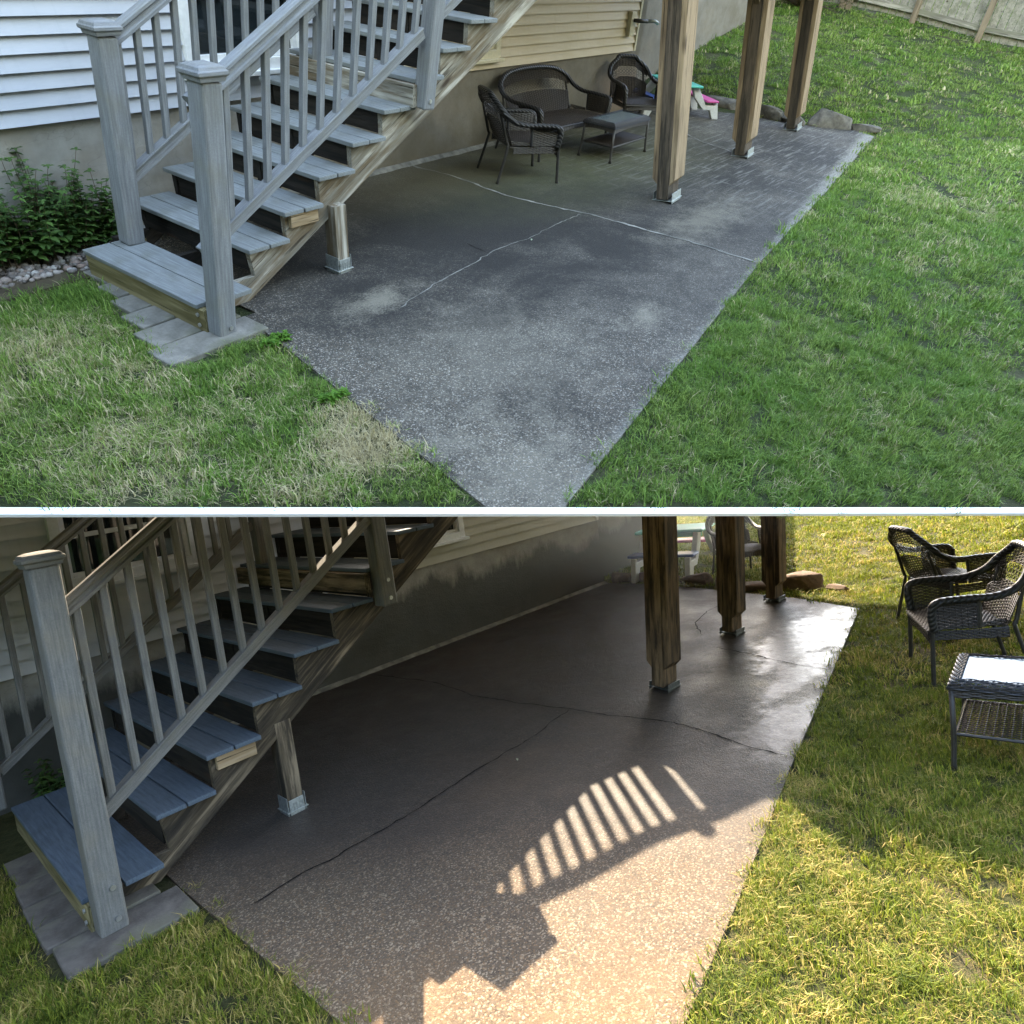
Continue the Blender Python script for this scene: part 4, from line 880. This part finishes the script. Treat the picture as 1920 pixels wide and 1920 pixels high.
# ------------------------------------------------------------------ turf
def clump(name, n, rad, h, w, mat, seed, lean=.85):
    rs = np.random.RandomState(seed); V = []; F = []; T = []
    for i in range(n):
        a = rs.rand() * 6.283; r_ = rad * math.sqrt(rs.rand()); b = np.array([r_ * math.cos(a), r_ * math.sin(a), -.004]); da = rs.rand() * 6.283; d = np.array([math.cos(da), math.sin(da), 0])
        H = h * rs.uniform(.45, 1.15); ln = H * lean * rs.uniform(.2, 1.6); ww = w * rs.uniform(.6, 1.2); s = np.array([-d[1], d[0], 0]) * ww / 2; o = len(V)
        p1 = b + d * ln * .3 + [0, 0, H * .55]; p2 = b + d * ln + [0, 0, H * (1 - .25 * min(1, ln / H))]
        V += [b - s, b + s, p1 + s * .8, p1 - s * .8, p2]; F += [(o, o + 1, o + 2, o + 3), (o + 3, o + 2, o + 4)]; T += [rs.rand()] * 5
    me = bpy.data.meshes.new(name); me.from_pydata([tuple(v) for v in V], [], F); me.materials.append(mat)
    at = me.attributes.new('tint', 'FLOAT', 'POINT'); at.data.foreach_set('value', T); return bpy.data.objects.new(name, me)
def clump_set(name, mat, n, rad, h, w, k=5):
    c = bpy.data.collections.new(name)
    for i, (fn, fh, fw, fl) in enumerate(((1, 1, 1, .85), (1.2, .75, .8, 1.1), (.8, 1.35, 1.1, .7), (.55, 1.0, 1.7, .6), (1., .85, .9, 1.5), (.6, .45, .8, 3.2), (1.1, 1.1, 1., .5))):
        c.objects.link(clump('grass_clump', int(n * fn), rad, h * fh, w * fw, mat, 40 + i + int(h * 1000), fl))
    return c
def scatter(name, fr, pts, scl, coll, seed):
    rs = np.random.RandomState(seed); n = len(pts); me = bpy.data.meshes.new(name); me.from_pydata(pts.tolist(), [], [])
    rot = np.stack([rs.randn(n) * .12, rs.randn(n) * .12, rs.rand(n) * 6.283], 1)
    a = me.attributes.new('rot', 'FLOAT_VECTOR', 'POINT'); a.data.foreach_set('vector', rot.ravel()); a = me.attributes.new('scl', 'FLOAT', 'POINT'); a.data.foreach_set('value', scl)
    o = bpy.data.objects.new(name, me); C.objects.link(o); o.matrix_world = FRAME[fr]; kind(o, 'stuff')
    ng = bpy.data.node_groups.new('turf', 'GeometryNodeTree'); ng.interface.new_socket('Geometry', in_out='INPUT', socket_type='NodeSocketGeometry'); ng.interface.new_socket('Geometry', in_out='OUTPUT', socket_type='NodeSocketGeometry')
    N = ng.nodes; I = N.new('NodeGroupInput'); O = N.new('NodeGroupOutput'); ip = N.new('GeometryNodeInstanceOnPoints'); ci = N.new('GeometryNodeCollectionInfo'); ci.inputs[0].default_value = coll; ci.inputs['Separate Children'].default_value = True; ci.inputs['Reset Children'].default_value = True
    ip.inputs['Pick Instance'].default_value = True; r1 = N.new('GeometryNodeInputNamedAttribute'); r1.data_type = 'FLOAT_VECTOR'; r1.inputs[0].default_value = 'rot'; er = N.new('FunctionNodeEulerToRotation'); s1 = N.new('GeometryNodeInputNamedAttribute'); s1.data_type = 'FLOAT'; s1.inputs[0].default_value = 'scl'
    rv = N.new('FunctionNodeRandomValue'); rv.data_type = 'INT'; L = ng.links
    for q in rv.inputs:
        if q.type == 'INT' and q.name == 'Max': q.default_value = 50
    L.new(I.outputs[0], ip.inputs['Points']); L.new(ci.outputs[0], ip.inputs['Instance']); L.new(r1.outputs[0], er.inputs[0]); L.new(er.outputs[0], ip.inputs['Rotation']); L.new(s1.outputs[0], ip.inputs['Scale'])
    L.new([q for q in rv.outputs if q.type == 'INT'][0], ip.inputs['Instance Index']); L.new(ip.outputs[0], O.inputs[0])
    md = o.modifiers.new('turf', 'NODES'); md.node_group = ng; return o
CAM = camo.matrix_world.translation; CI = camo.matrix_world.inverted()
def visible(fr, P, lo, hi):
    """points the lens can see (margin kept for other viewpoints), by distance band"""
    Mx = np.array(CI @ FRAME[fr]); q = P @ Mx[:3, :3].T + Mx[:3, 3]; d = -q[:, 2]; f = 1300 / 960.
    k = (d > .3) & (np.abs(q[:, 0] * f / np.maximum(d, .1)) < 1.5) & (np.abs(q[:, 1] * f / np.maximum(d, .1)) < 1.25)
    r = np.linalg.norm(q, axis=1); return k & (r >= lo) & (r < hi)
def turf(fr, box, bands, mat, seed, extra):
    x0, x1, y0, y1 = box; rs = np.random.RandomState(seed); pat = Y[fr]['patio']
    for bi, (lo, hi, dens, rad, h, w, nb) in enumerate(bands):
        n = int((x1 - x0) * (y1 - y0) * dens); X = rs.uniform(x0, x1, n); Yy = rs.uniform(y0, y1, n)
        wob = .022 * (np.sin(X * 23 + 4 * np.sin(Yy * 9)) + np.sin(Yy * 31 + X * 5)); k = ~inside(pat, X + wob, Yy + wob * .8) & extra(X, Yy); X, Yy = X[k], Yy[k]; P = np.stack([X, Yy, HZ[fr](X, Yy)], 1); P = P[visible(fr, P, lo, hi)]
        coll = clump_set('%s_turf_%d' % (fr, bi), mat, nb, rad, h, w)
        print('turf', fr, bi, len(P)); scatter('grass', fr, P, np.clip(rs.gamma(9, .11, len(P)), .4, 1.7), coll, seed + bi)
def ex_up(X, Yy):
    k = edge_d(X, Yy) > .044
    k &= ~((X > -.9 + (Yy < -1.2) * -.1) & (X < -.3) & (Yy > -1.82) & (Yy < 0) & (X > -.66 + .2 * (Yy + .4)))
    k &= ~((Yy > -.5) & (X < 7.3)); k &= ~((Yy > .5)& (X < 13.2)); k &= ~((X > -.45) & (Yy > -1.6) & (X < 8.9)); return k
def ex_low(X, Yy):
    k = ~((X > -.77) & (X < -.15) & (Yy > -2.44)); k &= ~((Yy > -.1) & (X < 6.35)); k &= ~((Yy > .25) & (X < 8.4)); k &= ~((X > -.2) & (X < 6.3) & (Yy > -2.2)); return k
turf('up', (-4, 19, -12, 3.2), [(2.5, 5.4, 620, .05, .040, .0030, 60), (5.4, 9.5, 240, .075, .044, .0052, 46), (9.5, 24, 90, .12, .048, .009, 46)], MAT['grass_up'], 1, ex_up)
turf('low', (-4, 15, -9, 3), [(2.0, 5.6, 620, .05, .040, .0030, 60), (5.6, 9.5, 240, .075, .044, .0052, 46), (9.5, 22, 90, .12, .048, .009, 46)], MAT['grass_low'], 2, ex_low)

def mist():
    v, f = icos(3); m = MB(); m.add(v, f)
    mt = bpy.data.materials.new('water_mist'); mt.use_nodes = True; t = mt.node_tree; t.nodes.remove(t.nodes['Principled BSDF'])
    pv = t.nodes.new('ShaderNodeVolumePrincipled'); pv.inputs['Color'].default_value = (.95, .93, .9, 1); pv.inputs['Anisotropy'].default_value = .3
    tc = t.nodes.new('ShaderNodeTexCoord'); gr = t.nodes.new('ShaderNodeTexGradient'); gr.gradient_type = 'QUADRATIC_SPHERE'; mu = t.nodes.new('ShaderNodeMath'); mu.operation = 'MULTIPLY'; mu.inputs[1].default_value = .27
    t.links.new(tc.outputs['Object'], gr.inputs[0]); t.links.new(gr.outputs['Fac'], mu.inputs[0]); t.links.new(mu.outputs[0], pv.inputs['Density'])
    t.links.new(pv.outputs[0], t.nodes['Material Output'].inputs['Volume'])
    o = m.build('mist', mt, smooth=True); kind(o, 'stuff'); o.location = (5.0, -1.9, 1.25); o.scale = (2.4, 1.5, 1.23)
mist()
def shade_screen():      # unseen leafy screen added behind the camera to darken the lower yard
    rs = np.random.RandomState(4); a = np.linspace(-1, 1, 90); z = np.linspace(0, 1, 16)
    c = np.array([-5.2, -10.6]); d = np.array([.71, -.70]); n = np.array([.70, .71]); P = []
    for zz in z: P.append([(*(c + d * 16 * u + n * (1.1 * math.cos(zz * 1.45) + rs.uniform(-.25, .25))), zz * 5.2 + rs.uniform(-.1, .1) * (zz > 0)) for u in a])
    m = MB(); m.grid(P); tag(m.build('shade_screen', m_leaf('shade_screen_leaves', (.02, .04, .012), (.05, .09, .025)), smooth=False, fix=False), 'tall dark leafy screen added behind the camera to cut sky light', 'shade_screen')
shade_screen()
